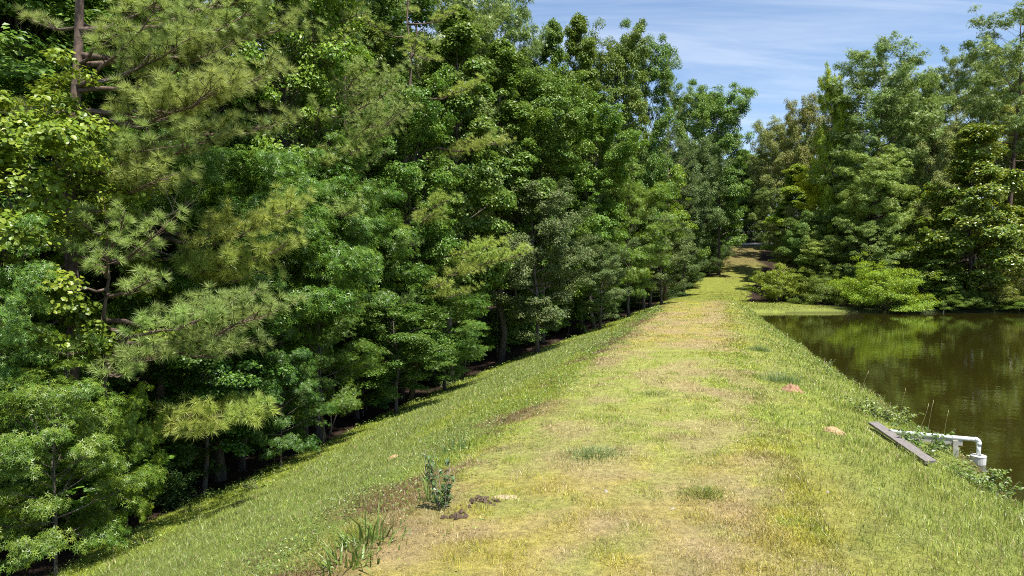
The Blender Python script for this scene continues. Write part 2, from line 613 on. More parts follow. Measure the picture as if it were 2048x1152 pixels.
def blades(name, X, Y, h, w, col, lean, droop, label, sliver=False):
    """one object of real blades: a tapering two-piece strip for each (near) or a single sliver"""
    n = len(X)
    Z = terr(X, Y) - 0.01
    az = rg.uniform(0, 2 * math.pi, n)
    la = np.abs(rg.normal(0, 1, n)) * lean
    side = np.stack([np.cos(az), np.sin(az), np.zeros(n)], -1)
    fa = rg.uniform(0, 2 * math.pi, n)
    fwd = np.stack([np.cos(fa), np.sin(fa), np.zeros(n)], -1)
    up = np.array((0, 0, 1.0))
    c, s = np.cos(la)[:, None], np.sin(la)[:, None]
    B = np.stack([X, Y, Z], -1)
    d1 = up * c + fwd * s
    la2 = np.minimum(la + droop, 1.9)
    d2 = up * np.cos(la2)[:, None] + fwd * np.sin(la2)[:, None]
    mid = B + d1 * (h * 0.55)[:, None]
    tip = mid + d2 * (h * 0.45)[:, None]
    ww = (w * 0.5)[:, None] * side
    if sliver:
        V = np.stack([B - ww, B + ww, tip], 1).reshape(-1, 3)
        cc = np.repeat(col, 3, 0)
        return link(name, mesh_tris(name, V, np.arange(3 * n).reshape(-1, 3), M['grass'], col=cc), kind='stuff', label=label)
    V = np.stack([B - ww, B + ww, mid + ww * 0.75, mid - ww * 0.75, tip], 1).reshape(-1, 3)
    o = (np.arange(n) * 5)[:, None]
    T = np.concatenate([o + np.array([[0, 1, 2]]), o + np.array([[0, 2, 3]]), o + np.array([[3, 2, 4]])])
    cc = np.repeat(col[:, None, :], 5, 1)
    me = mesh_tris(name, V, T, M['grass'], col=cc.reshape(-1, 3))
    return link(name, me, kind='stuff', label=label)


def scatter(y0, y1, dens, pmin=-14, pmax=12):
    """random points of even density between two distances, on the dam only"""
    wmax = pmax - pmin
    n = int((y1 - y0) * wmax * dens)
    Y = rg.uniform(y0, y1, n)
    X = rg.uniform(pmin, pmax, n) / 0.961 + crest_x(Y)
    vis = np.abs(X) < 0.80 * Y + 1.0
    return X[vis], Y[vis]


def make_grass():
    XS, YS = [], []
    for (a, b, de) in ((6.2, 10, 620), (10, 15, 420), (15, 22, 240), (22, 34, 120), (34, 52, 56), (52, 90, 28)):
        x, y = scatter(a, b, de)
        XS.append(x)
        YS.append(y)
    y = rg.uniform(84, 130, 4500)
    XS.append(path_x(y) + rg.uniform(-6, 6, len(y)))
    YS.append(y)
    y = rg.uniform(68.6, 80, 5200)
    XS.append(rg.uniform(19, 44, len(y)))
    YS.append(y)
    for (a, b, de) in ((6.2, 10, 2300), (10, 15, 1500), (15, 22, 800), (22, 34, 360), (34, 52, 150), (52, 90, 60)):
        x, y = scatter(a, b, de, -0.8, 5.4)
        XS.append(x)
        YS.append(y)
        x, y = scatter(a, b, de * 0.42, -11, -0.3)
        XS.append(x)
        YS.append(y)
    X, Y = np.concatenate(XS), np.concatenate(YS)
    p, lawn = cover(X, Y)
    wp = water_p(Y)
    ok = lawn & ((p < wp - 0.02) | (Y > 68.4))
    X, Y, p = X[ok], Y[ok], p[ok]
    col = turf_colour(X, Y)
    n = len(X)
    dryness = rg.random(n)
    mid = fbm(X * 0.9, Y * 0.7, 47, 3)
    tuft = fbm(X * 2.6, Y * 2.6, 63, 2)
    strawy = (p > -0.3) & (p < 4.9 + (mid - 0.5) * 2) & (dryness < 0.10 + 0.42 * smooth(0.45, 0.64, mid)) & (Y < 60)
    col = np.where(strawy[:, None], C['dry'] * rg.uniform(0.7, 1.5, n)[:, None], col * rg.uniform(0.5, 1.6, n)[:, None])
    deadb = rg.random(n) < np.where(p > 4.5, 0.10, 0.07)
    col = np.where((deadb & ~strawy)[:, None], C['dry'] * rg.uniform(0.6, 1.2, n)[:, None], col)
    yl = rg.random(n) < 0.10
    col = np.where((yl & ~strawy)[:, None], col * np.array((1.35, 1.2, 0.8)), col)
    slope = p < -0.4 + (mid - 0.5) * 1.5 + (rg.random(n) - 0.5) * 1.2
    bank = p > 4.9 + (mid - 0.5) * 3.5 + (rg.random(n) - 0.5) * 2.4
    crest = ~slope & ~bank
    # thin, worn crest near the camera
    keep = ~crest | (rg.random(n) < 0.25 + 1.1 * smooth(0.38, 0.60, fbm(X * 5.5, Y * 4.5, 333, 2) * 0.6 + tuft * 0.4 + 0.10 * smooth(11, 17, Y)))
    wide = np.maximum(0.0075, 0.00085 * Y)
    hh = np.where(crest, rg.uniform(0.03, 0.085, n) * (0.7 + 0.9 * smooth(0.5, 0.75, tuft)),
                  np.where(slope, rg.uniform(0.05, 0.14, n) * (0.8 + 0.7 * smooth(0.5, 0.75, tuft)),
                           rg.uniform(0.09, 0.25, n) * (0.8 + 0.6 * smooth(0.5, 0.75, tuft))))
    hh = hh * np.where(Y > 66, 0.7, 1) * np.where(bank, 0.5 + 0.5 * smooth(4.5, 8.0, p), 1)
    near_stand = np.hypot((X - 8.9) / 1.3, (Y - 14.6) / 1.7) < 1
    hh = hh * np.where(near_stand, 0.45, 1)
    for mask, nm, lean, droop, lab in ((crest, 'mown_grass', 0.85, 0.45, 'short dry yellow-green grass on the dam crest and path'),
                                       (slope, 'slope_grass', 0.60, 0.6, 'longer blue-green grass on the slope facing the wood'),
                                       (bank, 'bank_grass', 0.45, 0.65, 'tall lush green grass on the bank beside the pond')):
        k = mask & keep
        blades(nm, X[k], Y[k], hh[k], wide[k], np.clip(col[k], 0, 0.8), lean, droop, lab, sliver=nm != 'bank_grass')


make_grass()


def clover():
    """small broad weeds threading the shoulder of the dam and the bank"""
    XS, YS = [], []
    for (a, b, de) in ((6.2, 12, 120), (12, 22, 70), (22, 40, 24), (40, 66, 8)):
        x, y = scatter(a, b, de)
        XS.append(x)
        YS.append(y)
    X, Y = np.concatenate(XS), np.concatenate(YS)
    p, lawn = cover(X, Y)
    nb = fbm(X * 0.7, Y * 0.5, 143, 3)
    dens = 0.85 * np.exp(-((p + 0.9 + (nb - 0.5) * 3) / 0.9) ** 2) + 0.55 * np.exp(-((p - toe_p(Y) - 1.2) / 0.9) ** 2) + 0.9 * np.exp(-((p - water_p(Y) + 0.7) / 0.6) ** 2) * smooth(0.4, 0.6, nb)
    ok = lawn & (p < water_p(Y) - 0.05) & (rg.random(len(X)) < dens * smooth(0.28, 0.5, nb + 0.1))
    X, Y, p = X[ok], Y[ok], p[ok]
    n = len(X)
    k = 4
    X, Y = np.repeat(X, k) + rg.normal(0, 0.05, n * k), np.repeat(Y, k) + rg.normal(0, 0.05, n * k)
    n = len(X)
    Z = terr(X, Y) + rg.uniform(0.03, 0.20, n)
    s = np.maximum(0.017, 0.0012 * Y) * rg.uniform(0.7, 1.4, n)
    N_ = norm(np.stack([rg.normal(0, 0.45, n), rg.normal(0, 0.45, n), np.ones(n)], -1))
    V, T = leaf_geom(np.stack([X, Y, Z], -1), N_, s * 2, 'diamond', rg)
    base = np.array((0.13, 0.20, 0.03))
    col = base * rg.uniform(0.6, 1.5, n)[:, None] * np.array((1, 1, 1)) + np.where(rg.random(n)[:, None] < 0.2, np.array((0.10, 0.06, 0)), 0)
    link('ground_weeds', mesh_tris('ground_weeds', V, T, M['grass'], col=np.repeat(col, 4, 0)), kind='stuff', label='low leafy weeds along the dam shoulder and banks')


# ------------------------------------------------------------------ foliage geometry
LEAF = {
    'diamond': (np.array([(0, -.5, 0), (.34, -.02, .09), (0, .5, -.04), (-.34, -.02, .09)]), np.array([(0, 1, 2), (0, 2, 3)])),
    'round': (np.array([(0, -.5, 0), (.46, -.18, .08), (.34, .32, .05), (0, .5, -.05), (-.34, .32, .05), (-.46, -.18, .08)]), np.array([(0, 1, 2), (0, 2, 3), (0, 3, 4), (0, 4, 5)])),
}
_sv = [(0, -0.05, 0)]
for _i in range(5):
    _a = math.radians(90 + 68 * (_i - 2))
    _sv.append((0.62 * math.cos(_a), 0.62 * math.sin(_a), -0.05))
for _i in range(6):
    _a = math.radians(90 + 68 * (_i - 2.5))
    _sv.append((0.15 * math.cos(_a), 0.15 * math.sin(_a) - 0.05 * (_i in (0, 5)), 0.03))
LEAF['star'] = (np.array(_sv[1:]), np.array([(5 + i, i, 6 + i) for i in range(5)]))


def leaf_geom(P, N_, size, kind, rng):
    tv, tt = LEAF[kind]
    n = len(P)
    r = norm(rng.normal(0, 1, (n, 3)))
    t = norm(np.cross(N_, r))
    b = np.cross(N_, t)
    # let the tip hang a little
    V = P[:, None, :] + size[:, None, None] * (tv[None, :, 0:1] * t[:, None, :] + tv[None, :, 1:2] * b[:, None, :] + tv[None, :, 2:3] * N_[:, None, :])
    k = len(tv)
    T = (tt[None, :, :] + (np.arange(n) * k)[:, None, None]).reshape(-1, 3)
    return V.reshape(-1, 3), T


clover()
_sp, _st = [], []
for _i in range(3):
    _a = math.radians(90 + 38 * (_i - 1))
    _c, _s = math.cos(_a), math.sin(_a)
    _n = len(_sp)
    _sp += [(-_s * .10, _c * .10, 0), (_s * .10, -_c * .10, 0), (_c, _s, 0.18 * (_i % 2) - 0.05)]
    _st.append((_n, _n + 1, _n + 2))
LEAF['spray'] = (np.array(_sp), np.array(_st))


def curve_path(o, d, length, k, up_bend, wob, rng):
    """k points from o along d, bending upwards by up_bend, wobbling"""
    pts = [np.array(o, float)]
    dd = np.array(d, float)
    st = length / (k - 1)
    for i in range(k - 1):
        dd = dd + np.array((0, 0, up_bend / (k - 1))) + rng.normal(0, wob, 3)
        dd = dd / np.linalg.norm(dd)
        pts.append(pts[-1] + dd * st)
    return np.array(pts)


def interp_path(P, s):
    x = s * (len(P) - 1)
    i = np.minimum(x.astype(int), len(P) - 2)
    f = (x - i)[:, None]
    return P[i] * (1 - f) + P[i + 1] * f


SHAPES = {
    'oval': lambda t: np.sin(math.pi * np.clip(0.12 + 0.86 * t, 0, 1)) ** 0.75,
    'cone': lambda t: (1 - t) ** 0.75 * (0.55 + 0.45 * np.minimum(t * 5, 1)) + 0.06,
    'column': lambda t: np.minimum(1, (1.03 - t) * 3.2) ** 0.8 * (0.75 + 0.25 * np.minimum(t * 4, 1)),
    'dome': lambda t: np.sqrt(np.clip(1.02 - t * t, 0, 1)),
}


def broadleaf(seed, H, base, R, shape, n_limb, n_leaf, leaf, size, mat, bark, r0, clump=0.55, flat=0.5, elev=(5, 60), stems=1, up=0.7, fill=0.32, twig_n=11, lj=(0.62, 1.18)):
    rng = np.random.default_rng(seed)
    wood = Tri()
    prof = SHAPES[shape]
    cl_c, cl_r, cl_o = [], [], []
    for sN in range(stems):
        lean = rng.normal(0, 0.02 if stems == 1 else 0.22, 2)
        k = 11
        tz = np.linspace(0, 1, k)
        tp = np.stack([lean[0] * H * tz + np.cumsum(rng.normal(0, 0.006 * H, k)) * (tz > 0), lean[1] * H * tz + np.cumsum(rng.normal(0, 0.006 * H, k)) * (tz > 0), H * (0.97 if stems == 1 else rng.uniform(.75, .97)) * tz - 0.15], -1)
        rr = r0 * (1 - tz * 0.93) ** 0.9
        rr[0] *= 1.35
        wood.tube(tp, rr / math.sqrt(stems), 8)
        nl = n_limb // stems
        for i in range(nl):
            t = (i + rng.uniform(0.1, 0.9)) / nl
            hz = (base + (H * 0.97 - base) * t ** 0.92) / H
            o = interp_path(tp, np.array([min(hz, 0.985)]))[0]
            L = R * float(prof(np.array(t))) * rng.uniform(*lj)
            if L < 0.25:
                L = 0.25
            az = i * 2.399 + rng.uniform(-0.5, 0.5)
            el = math.radians(elev[0] + (elev[1] - elev[0]) * t + rng.normal(0, 9))
            d = np.array((math.cos(az) * math.cos(el), math.sin(az) * math.cos(el), math.sin(el)))
            P = curve_path(o, d, L / max(math.cos(el), 0.55), 6, 0.18, 0.07, rng)
            lr = max(0.012, 0.35 * r0 * (1 - hz) + 0.012) * (0.6 + 0.4 * L / R)
            wood.tube(P, np.linspace(lr, 0.006, 6), 5, cap=False)
            nt = max(3, int(twig_n * L / R))
            for s in np.sort(rng.uniform(fill, 1.0, nt)):
                b0 = interp_path(P, np.array([s]))[0]
                a2 = az + rng.choice([-1, 1]) * rng.uniform(0.3, 1.25)
                e2 = el * 0.5 + rng.normal(0.1, 0.3)
                d2 = np.array((math.cos(a2) * math.cos(e2), math.sin(a2) * math.cos(e2), math.sin(e2)))
                l2 = L * rng.uniform(0.10, 0.34) * (1.25 - 0.6 * s) + 0.12
                Q = curve_path(b0, d2, l2, 3, 0.1, 0.05, rng)
                wood.tube(Q, np.array((lr * 0.3 + .003, lr * 0.2 + .003, 0.003)), 3, cap=False)
                cl_c.append(Q[-1])
                cl_r.append(clump * rng.uniform(0.6, 1.35) * (0.75 + 0.25 * L / R))
                cl_o.append(tp[min(int(hz * (k - 1)), k - 1)])
    cl_c, cl_r, cl_o = np.array(cl_c), np.array(cl_r), np.array(cl_o)
    w = cl_r ** 2
    idx = rng.choice(len(cl_c), n_leaf, p=w / w.sum())
    g = norm(rng.normal(0, 1, (n_leaf, 3))) * (rng.random(n_leaf) ** 0.45)[:, None]
    off = g * np.array((1, 1, flat))
    P = cl_c[idx] + off * cl_r[idx][:, None]
    P[:, 2] -= 0.25 * cl_r[idx] * (off[:, 0] ** 2 + off[:, 1] ** 2)
    outw = P - np.array((0, 0, base * 0.6 + 0.3 * H))
    outw = norm(outw * np.array((1, 1, 0.35)))
    N_ = norm(np.array((0, 0, up)) + 0.60 * g + 0.55 * outw + rng.normal(0, 0.48, (n_leaf, 3)))
    V, T = leaf_geom(P, N_, size * rng.uniform(0.65, 1.3, n_leaf), leaf, rng)
    V[:, 2] = np.maximum(V[:, 2], 0.03)
    H = float(np.percentile(V[:, 2], 99.8))
    R = float(np.percentile(np.hypot(V[:, 0], V[:, 1]), 96))
    return dict(H=H, R=R, parts=[('trunk', wood.build('trunk', bark, smooth=True)), ('crown', mesh_tris('crown', V, T, mat))])


def tufts(P, D, n_need, length, width, rng, spread=1.0):
    """needle tufts: at each P, n_need thin triangles fanned round direction D"""
    n = len(P)
    d = norm(D[:, None, :] * 1.0 + norm(rng.normal(0, 1, (n, n_need, 3))) * spread)
    L = length * rng.uniform(0.7, 1.15, (n, n_need, 1))
    s = norm(np.cross(d, norm(rng.normal(0, 1, (n, n_need, 3)))))
    tip = P[:, None, :] + d * L
    tip[..., 2] -= 0.12 * L[..., 0]
    a = P[:, None, :] + d * L * 0.06 - s * width * 0.5
    b = P[:, None, :] + d * L * 0.06 + s * width * 0.5
    V = np.stack([a, b, tip], 2).reshape(-1, 3)
    T = np.arange(len(V)).reshape(-1, 3)
    return V, T


def bough(o, tip, rng, density=1.0, sag=0.06, needle=(40, 0.20, 0.009), foliage=0.35, r=0.05, spread=1.0, width=0.24, twig=1.0):
    """wood mesh data and tuft mesh data of one pine branch from o to tip"""
    o, tip = np.array(o, float), np.array(tip, float)
    L = np.linalg.norm(tip - o)
    k = 7
    s = np.linspace(0, 1, k)
    P = o + (tip - o) * s[:, None]
    P[:, 2] -= sag * L * np.sin(math.pi * s)
    P[1:-1] += rng.normal(0, 0.018 * L, (k - 2, 3))
    w = Tri()
    w.tube(P, np.linspace(r, 0.008, k), 6)
    ax = norm(tip - o)
    side = norm(np.cross(ax, (0, 0, 1.0)))
    TP, TD = [], []
    nt = max(4, int(L * 5.5 * density))
    for s_ in np.concatenate([rng.uniform(foliage, 1, nt), [1.0]]):
        b0 = interp_path(P, np.array([s_]))[0]
        sg = rng.choice([-1, 1])
        l2 = L * width * rng.uniform(0.35, 1.0) * (1.15 - 0.75 * abs(s_ - 0.6)) * twig
        d2 = norm(ax * rng.uniform(0.35, 1.0) + side * sg * rng.uniform(0.2, 1.0) + np.array((0, 0, rng.uniform(0.02, 0.50))))
        Q = curve_path(b0, d2, l2, 4, 0.25, 0.08, rng)
        w.tube(Q, np.array((0.012, 0.009, 0.007, 0.004)), 3, cap=False)
        m = max(1, int(l2 / 0.26))
        u = np.linspace(0.45, 1.0, m) if m > 1 else np.array([1.0])
        q = interp_path(Q, u)
        TP.append(q)
        TD.append(np.repeat(norm(Q[-1] - Q[-2])[None, :], len(q), 0) + np.array((0, 0, 0.25)))
    TP, TD = np.concatenate(TP), norm(np.concatenate(TD))
    V, T = tufts(TP, TD, needle[0], needle[1], needle[2], rng, spread)
    return w, V, T


def pine(seed, H, base, R, shape, n_br, needle, r0, elev=(-5, 45), density=1.0, bark='pine_bark', sag=0.05, fol=0.4, width=0.33, bare=0):
    rng = np.random.default_rng(seed)
    wood = Tri()
    k = 12
    tz = np.linspace(0, 1, k)
    tp = np.stack([np.cumsum(rng.normal(0, 0.004 * H, k)), np.cumsum(rng.normal(0, 0.004 * H, k)), H * 0.98 * tz - 0.15], -1)
    wood.tube(tp, np.concatenate([[r0 * 1.25], r0 * (1 - tz[1:] * 0.94)]), 9)
    VV, TT, nv = [], [], 0
    prof = SHAPES[shape]
    for i in range(n_br):
        t = (i + rng.uniform(0, 1)) / n_br
        hz = (base + (H * 0.98 - base) * t) / H
        o = interp_path(tp, np.array([min(hz, 0.985)]))[0]
        L = max(0.4, R * float(prof(np.array(t))) * rng.uniform(0.6, 1.15))
        az = i * 2.399 + rng.uniform(-0.6, 0.6)
        el = math.radians(elev[0] + (elev[1] - elev[0]) * t + rng.normal(0, 8))
        tip = o + L * np.array((math.cos(az) * math.cos(el), math.sin(az) * math.cos(el), math.sin(el)))
        w, V, T = bough(o, tip, rng, density, sag, needle, fol, r=0.02 + 0.22 * r0 * (1 - hz), width=width)
        wood.add(np.concatenate(w.V), np.concatenate(w.T))
        VV.append(V)
        TT.append(T + nv)
        nv += len(V)
    for i in range(bare):                       # dead stubs on the lower trunk
        hz = rng.uniform(0.12, base / H)
        o = interp_path(tp, np.array([hz]))[0]
        az = rng.uniform(0, 6.28)
        P = curve_path(o, (math.cos(az), math.sin(az), 0.05), rng.uniform(0.6, 2.2), 4, -0.1, 0.1, rng)
        wood.tube(P, np.array((.02, .015, .01, .005)), 4, cap=False)
    return dict(H=H, R=R, parts=[('trunk', wood.build('trunk', M[bark], smooth=True)), ('crown', mesh_tris('crown', np.concatenate(VV), np.concatenate(TT), M['pine']))])


P = {}
# broad-leaved kinds (height, crown base, crown radius)
P['gum_small'] = broadleaf(1, 6.0, 1.2, 2.6, 'dome', 34, 17000, 'star', 0.19, M['sweetgum'], M['bark'], 0.07, clump=0.5, flat=0.42, elev=(0, 55))
P['gum_edge'] = broadleaf(2, 9.0, 1.9, 3.0, 'oval', 48, 31000, 'star', 0.155, M['sweetgum'], M['bark'], 0.11, clump=0.58, flat=0.42)
P['tulip_edge'] = broadleaf(3, 11.0, 2.0, 3.4, 'oval', 48, 45000, 'round', 0.115, M['tulip'], M['bark'], 0.13, clump=0.6, flat=0.42)
P['gum_tall'] = broadleaf(4, 22.0, 4.0, 4.4, 'cone', 76, 85000, 'diamond', 0.19, M['sweetgum'], M['bark'], 0.22, clump=0.72, flat=0.48, elev=(0, 62), twig_n=12)
P['gum_tall_b'] = broadleaf(14, 22.0, 3.0, 4.2, 'column', 78, 80000, 'diamond', 0.19, M['sweetgum'], M['bark'], 0.22, clump=0.72, flat=0.48, elev=(5, 66), twig_n=12)
P['tulip_tall'] = broadleaf(5, 22.0, 4.0, 4.6, 'column', 76, 80000, 'diamond', 0.20, M['tulip'], M['bark'], 0.24, clump=0.74, flat=0.5, elev=(10, 66), twig_n=12)
P['oak_tall'] = broadleaf(6, 20.0, 3.5, 5.2, 'oval', 70, 80000, 'diamond', 0.18, M['oak'], M['bark'], 0.26, clump=0.78, flat=0.55, twig_n=13)
P['oak_edge'] = broadleaf(7, 12.0, 1.6, 4.4, 'oval', 54, 70000, 'diamond', 0.125, M['oak'], M['bark'], 0.17, clump=0.55, flat=0.55, twig_n=15)
P['magnolia'] = broadleaf(8, 18.0, 0.8, 4.6, 'cone', 96, 46000, 'diamond', 0.25, M['magnolia'], M['bark'], 0.2, clump=0.78, flat=0.5, elev=(-5, 50), twig_n=12)
P['shrub_round'] = broadleaf(9, 4.2, 0.1, 4.2, 'dome', 80, 44000, 'diamond', 0.14, M['shrub'], M['bark'], 0.07, clump=0.55, flat=0.85, elev=(0, 74), stems=5, twig_n=10)
P['shrub_loose'] = broadleaf(10, 3.6, 0.1, 2.2, 'dome', 54, 26000, 'diamond', 0.10, M['shrub'], M['bark'], 0.05, clump=0.36, flat=0.7, elev=(15, 72), stems=6, twig_n=9)
P['sapling'] = broadleaf(12, 3.6, 0.5, 1.6, 'oval', 22, 3800, 'round', 0.14, M['tulip'], M['bark'], 0.03, clump=0.4, flat=0.4, twig_n=8)
# pines
P['pine_mid'] = pine(21, 24.0, 5.0, 4.6, 'cone', 66, (24, 0.28, 0.024), 0.24, elev=(-8, 48), density=1.0, bare=10)
SHAPES['round_top'] = lambda t: np.where(t < 0.62, 0.62 + 0.38 * np.sin(t / 0.62 * math.pi / 2), np.sqrt(np.clip(1.0 - ((t - 0.62) / 0.44) ** 2, 0.05, 1)))
P['pine_far'] = broadleaf(22, 28.0, 4.0, 5.6, 'round_top', 120, 58000, 'spray', 0.33, M['pine'], M['pine_bark'], 0.30, clump=0.66, flat=0.7, elev=(-12, 32), twig_n=15, up=0.2, lj=(0.85, 1.06))
P['pine_open'] = broadleaf(23, 30.0, 12.0, 5.6, 'oval', 60, 34000, 'spray', 0.28, M['pine'], M['pine_bark'], 0.32, clump=0.75, flat=0.55, elev=(0, 48), twig_n=11, up=0.2, fill=0.5)

COUNT = {}
FULL = {'gum_small': 'sweetgum_tree', 'gum_edge': 'sweetgum_tree', 'gum_tall': 'sweetgum_tree', 'gum_tall_b': 'sweetgum_tree', 'tulip_edge': 'tulip_tree', 'tulip_tall': 'tulip_tree',
        'oak_tall': 'oak_tree', 'oak_edge': 'oak_tree', 'magnolia': 'magnolia_tree', 'shrub_round': 'shrub', 'shrub_loose': 'shrub', 'sapling': 'sapling_tree',
        'pine_mid': 'pine_tree', 'pine_far': 'pine_tree', 'pine_open': 'pine_tree'}
CATEGORY = {'shrub': 'shrub', 'sapling_tree': 'sapling'}
rt = np.random.default_rng(5)
PLACED = []


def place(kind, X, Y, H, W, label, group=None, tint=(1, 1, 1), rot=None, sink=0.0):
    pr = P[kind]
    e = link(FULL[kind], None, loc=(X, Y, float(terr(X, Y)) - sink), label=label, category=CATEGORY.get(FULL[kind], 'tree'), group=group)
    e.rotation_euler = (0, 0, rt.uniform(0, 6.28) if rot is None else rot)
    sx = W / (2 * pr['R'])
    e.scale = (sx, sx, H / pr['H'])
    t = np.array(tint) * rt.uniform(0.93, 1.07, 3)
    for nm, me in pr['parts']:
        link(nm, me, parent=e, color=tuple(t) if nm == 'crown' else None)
    PLACED.append((X, Y, W))
    return e


def seen(kind, px, top, d, wpx, label, group=None, tint=(1, 1, 1), rot=None):
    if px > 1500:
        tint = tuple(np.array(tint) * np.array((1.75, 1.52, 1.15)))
    """a tree standing d metres away in the direction of px, as tall as its top reaches in the photograph"""
    q = at(px, top, d)
    return place(kind, q[0], d, q[2] - float(terr(q[0], d)), wpx * d / FPX, label, group, tint, rot)



# ---- the wood's edge, from the near end of the dam to its far end
EDGE = 'trees along the edge of the wood'
g1, g2, g3 = (1, 1, 1), (1.25, 1.15, 0.9), (0.85, 0.95, 1.0)
seen('gum_small', 105, 735, 12.6, 330, 'low sweetgum with pale starry leaves overhanging the nearest foot of the slope', EDGE, (1.1, 1.05, 1.15))
seen('gum_edge', -20, 440, 13.6, 330, 'sweetgum with bluish shiny starry leaves under the round-leaved tree', EDGE, (0.92, 1.02, 1.12))
seen('tulip_edge', 20, 120, 16.0, 560, 'round-leaved yellow-green tree beside the tall near pine trunk', EDGE, (1.25, 1.12, 0.9))
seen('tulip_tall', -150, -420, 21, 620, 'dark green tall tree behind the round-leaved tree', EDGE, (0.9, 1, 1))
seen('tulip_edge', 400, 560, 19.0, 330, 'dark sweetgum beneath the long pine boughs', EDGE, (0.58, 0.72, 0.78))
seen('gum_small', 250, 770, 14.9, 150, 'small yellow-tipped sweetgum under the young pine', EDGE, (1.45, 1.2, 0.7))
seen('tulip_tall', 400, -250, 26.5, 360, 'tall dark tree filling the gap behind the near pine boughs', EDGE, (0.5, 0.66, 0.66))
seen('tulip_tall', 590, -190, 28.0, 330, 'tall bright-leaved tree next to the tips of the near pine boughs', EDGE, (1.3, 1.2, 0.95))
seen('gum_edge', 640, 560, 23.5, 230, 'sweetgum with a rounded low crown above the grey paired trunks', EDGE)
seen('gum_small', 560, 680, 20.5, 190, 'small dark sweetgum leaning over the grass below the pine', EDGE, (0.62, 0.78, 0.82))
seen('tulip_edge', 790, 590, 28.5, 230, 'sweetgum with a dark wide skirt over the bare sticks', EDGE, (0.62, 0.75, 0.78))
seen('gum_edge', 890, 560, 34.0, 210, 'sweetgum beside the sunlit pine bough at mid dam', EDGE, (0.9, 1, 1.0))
seen('gum_tall', 740, 60, 35, 240, 'tall sweetgum rising behind the rounded low one', EDGE)
seen('gum_tall', 900, 20, 40.0, 250, 'tall glossy sweetgum with white glints just below the sky pine', EDGE, (1.0, 1.05, 1.05))
seen('gum_tall_b', 815, 150, 33.5, 220, 'leafy tree hiding the trunk of the pine with flat sunlit boughs', EDGE, (1.0, 1.03, 0.95))
seen('oak_edge', 1075, 345, 45.0, 270, 'grey-green small-leaved oak with bare dead twigs low down', EDGE)
seen('gum_tall', 1000, 90, 46.5, 220, 'tall sweetgum whose pointed crown stands over the grey-green oak', EDGE, (1.05, 1.05, 1))
seen('gum_tall_b', 1085, 120, 53, 200, 'broad sweetgum directly behind the grey-green oak', EDGE, (1.1, 1.08, 1))
seen('oak_edge', 1200, 480, 54.0, 140, 'small olive oak spreading over the far part of the slope', EDGE, (1.0, 1.05, .95))
seen('gum_tall', 1110, 48, 60, 130, 'sweetgum with a narrow pointed top, first against the sky after the tall pine', EDGE)
seen('gum_tall', 1165, 32, 63, 150, 'sweetgum with the highest pointed top in the skyline row', EDGE, (1.1, 1.05, 1))
seen('tulip_tall', 1228, 42, 67, 150, 'tree with a blunt ragged top between two pointed skyline trees', EDGE, (0.95, 0.95, 0.9))
seen('tulip_tall', 1290, 52, 71, 120, 'airy tree with open upper twigs against the sky', EDGE, (0.85, 0.92, 0.9))
seen('gum_tall_b', 1190, 190, 58, 170, 'leafy tree filling the wall of green below the skyline row', EDGE, (1.12, 1.1, 1))
seen('gum_edge', 1260, 330, 63, 180, 'bright round tree halfway up the far wood edge', EDGE, (1.3, 1.2, 1))
seen('oak_edge', 1325, 420, 70, 150, 'low spreading tree where the slope meets the path', EDGE, (1.1, 1.2, 1.0))
seen('tulip_edge', 1300, 300, 74, 150, 'yellowish green tree behind the low spreading one', EDGE, (1.35, 1.25, .9))
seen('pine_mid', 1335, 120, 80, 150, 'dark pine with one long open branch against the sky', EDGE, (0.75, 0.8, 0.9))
seen('tulip_tall', 1372, 158, 93, 100, 'tree with a cluster of pointed tops above the path', EDGE, (1.1, 1.1, 1))
seen('tulip_tall', 1440, 160, 106, 135, 'tall tree with tiered pointed tops closing the wood at the path', EDGE, (0.95, 1.05, 1.05))
seen('oak_tall', 1370, 270, 84, 150, 'olive oak crown below the pointed tops', EDGE, (1.0, 1.0, 1))
seen('pine_mid', 1345, 400, 93, 90, 'pale young pine leaning toward the grass path', EDGE, (1.1, 1.15, 1.0))
seen('shrub_round', 1285, 520, 86, 80, 'leafy bush at the wood edge beside the pale young pine', EDGE, (0.9, 1.05, 1.0))
seen('tulip_edge', 1395, 290, 112, 105, 'round dark tree on the uphill bend of the path', EDGE, (0.9, 0.95, 1))
seen('shrub_round', 1400, 480, 110, 55, 'dark bush beside the shaded part of the path', EDGE, (0.8, 0.95, 1))
for (px, d, top, w, lab) in ((1322, 84, 548, 90, 'dark low bush where the mown grass first meets the path'), (1362, 95, 520, 90, 'second dark bush along the path going uphill'), (1396, 105, 490, 85, 'third bush along the path, at the shaded bend'),
                         (1418, 113, 470, 70, 'fourth bush along the path, just below the gravel'), (1440, 121, 450, 60, 'topmost bush along the path beside the gravel')):
    seen('shrub_round', px, top, d, w, lab, EDGE, (0.9, 1.0, 0.95))
seen('oak_edge', 1428, 365, 122, 75, 'olive tree leaning over the head of the path', EDGE, (0.85, 0.95, 0.9))
seen('oak_edge', 1552, 370, 119, 95, 'olive tree closing the head of the path opposite the leaning one', EDGE, (0.85, 0.95, 0.9))
seen('shrub_round', 1500, 420, 139, 80, 'big bush closing the view behind the gravel track', EDGE, (0.9, 0.95, 0.95))
seen('shrub_round', 1545, 430, 138, 70, 'smaller bush behind the gravel track', EDGE, (1.0, 0.95, 0.95))
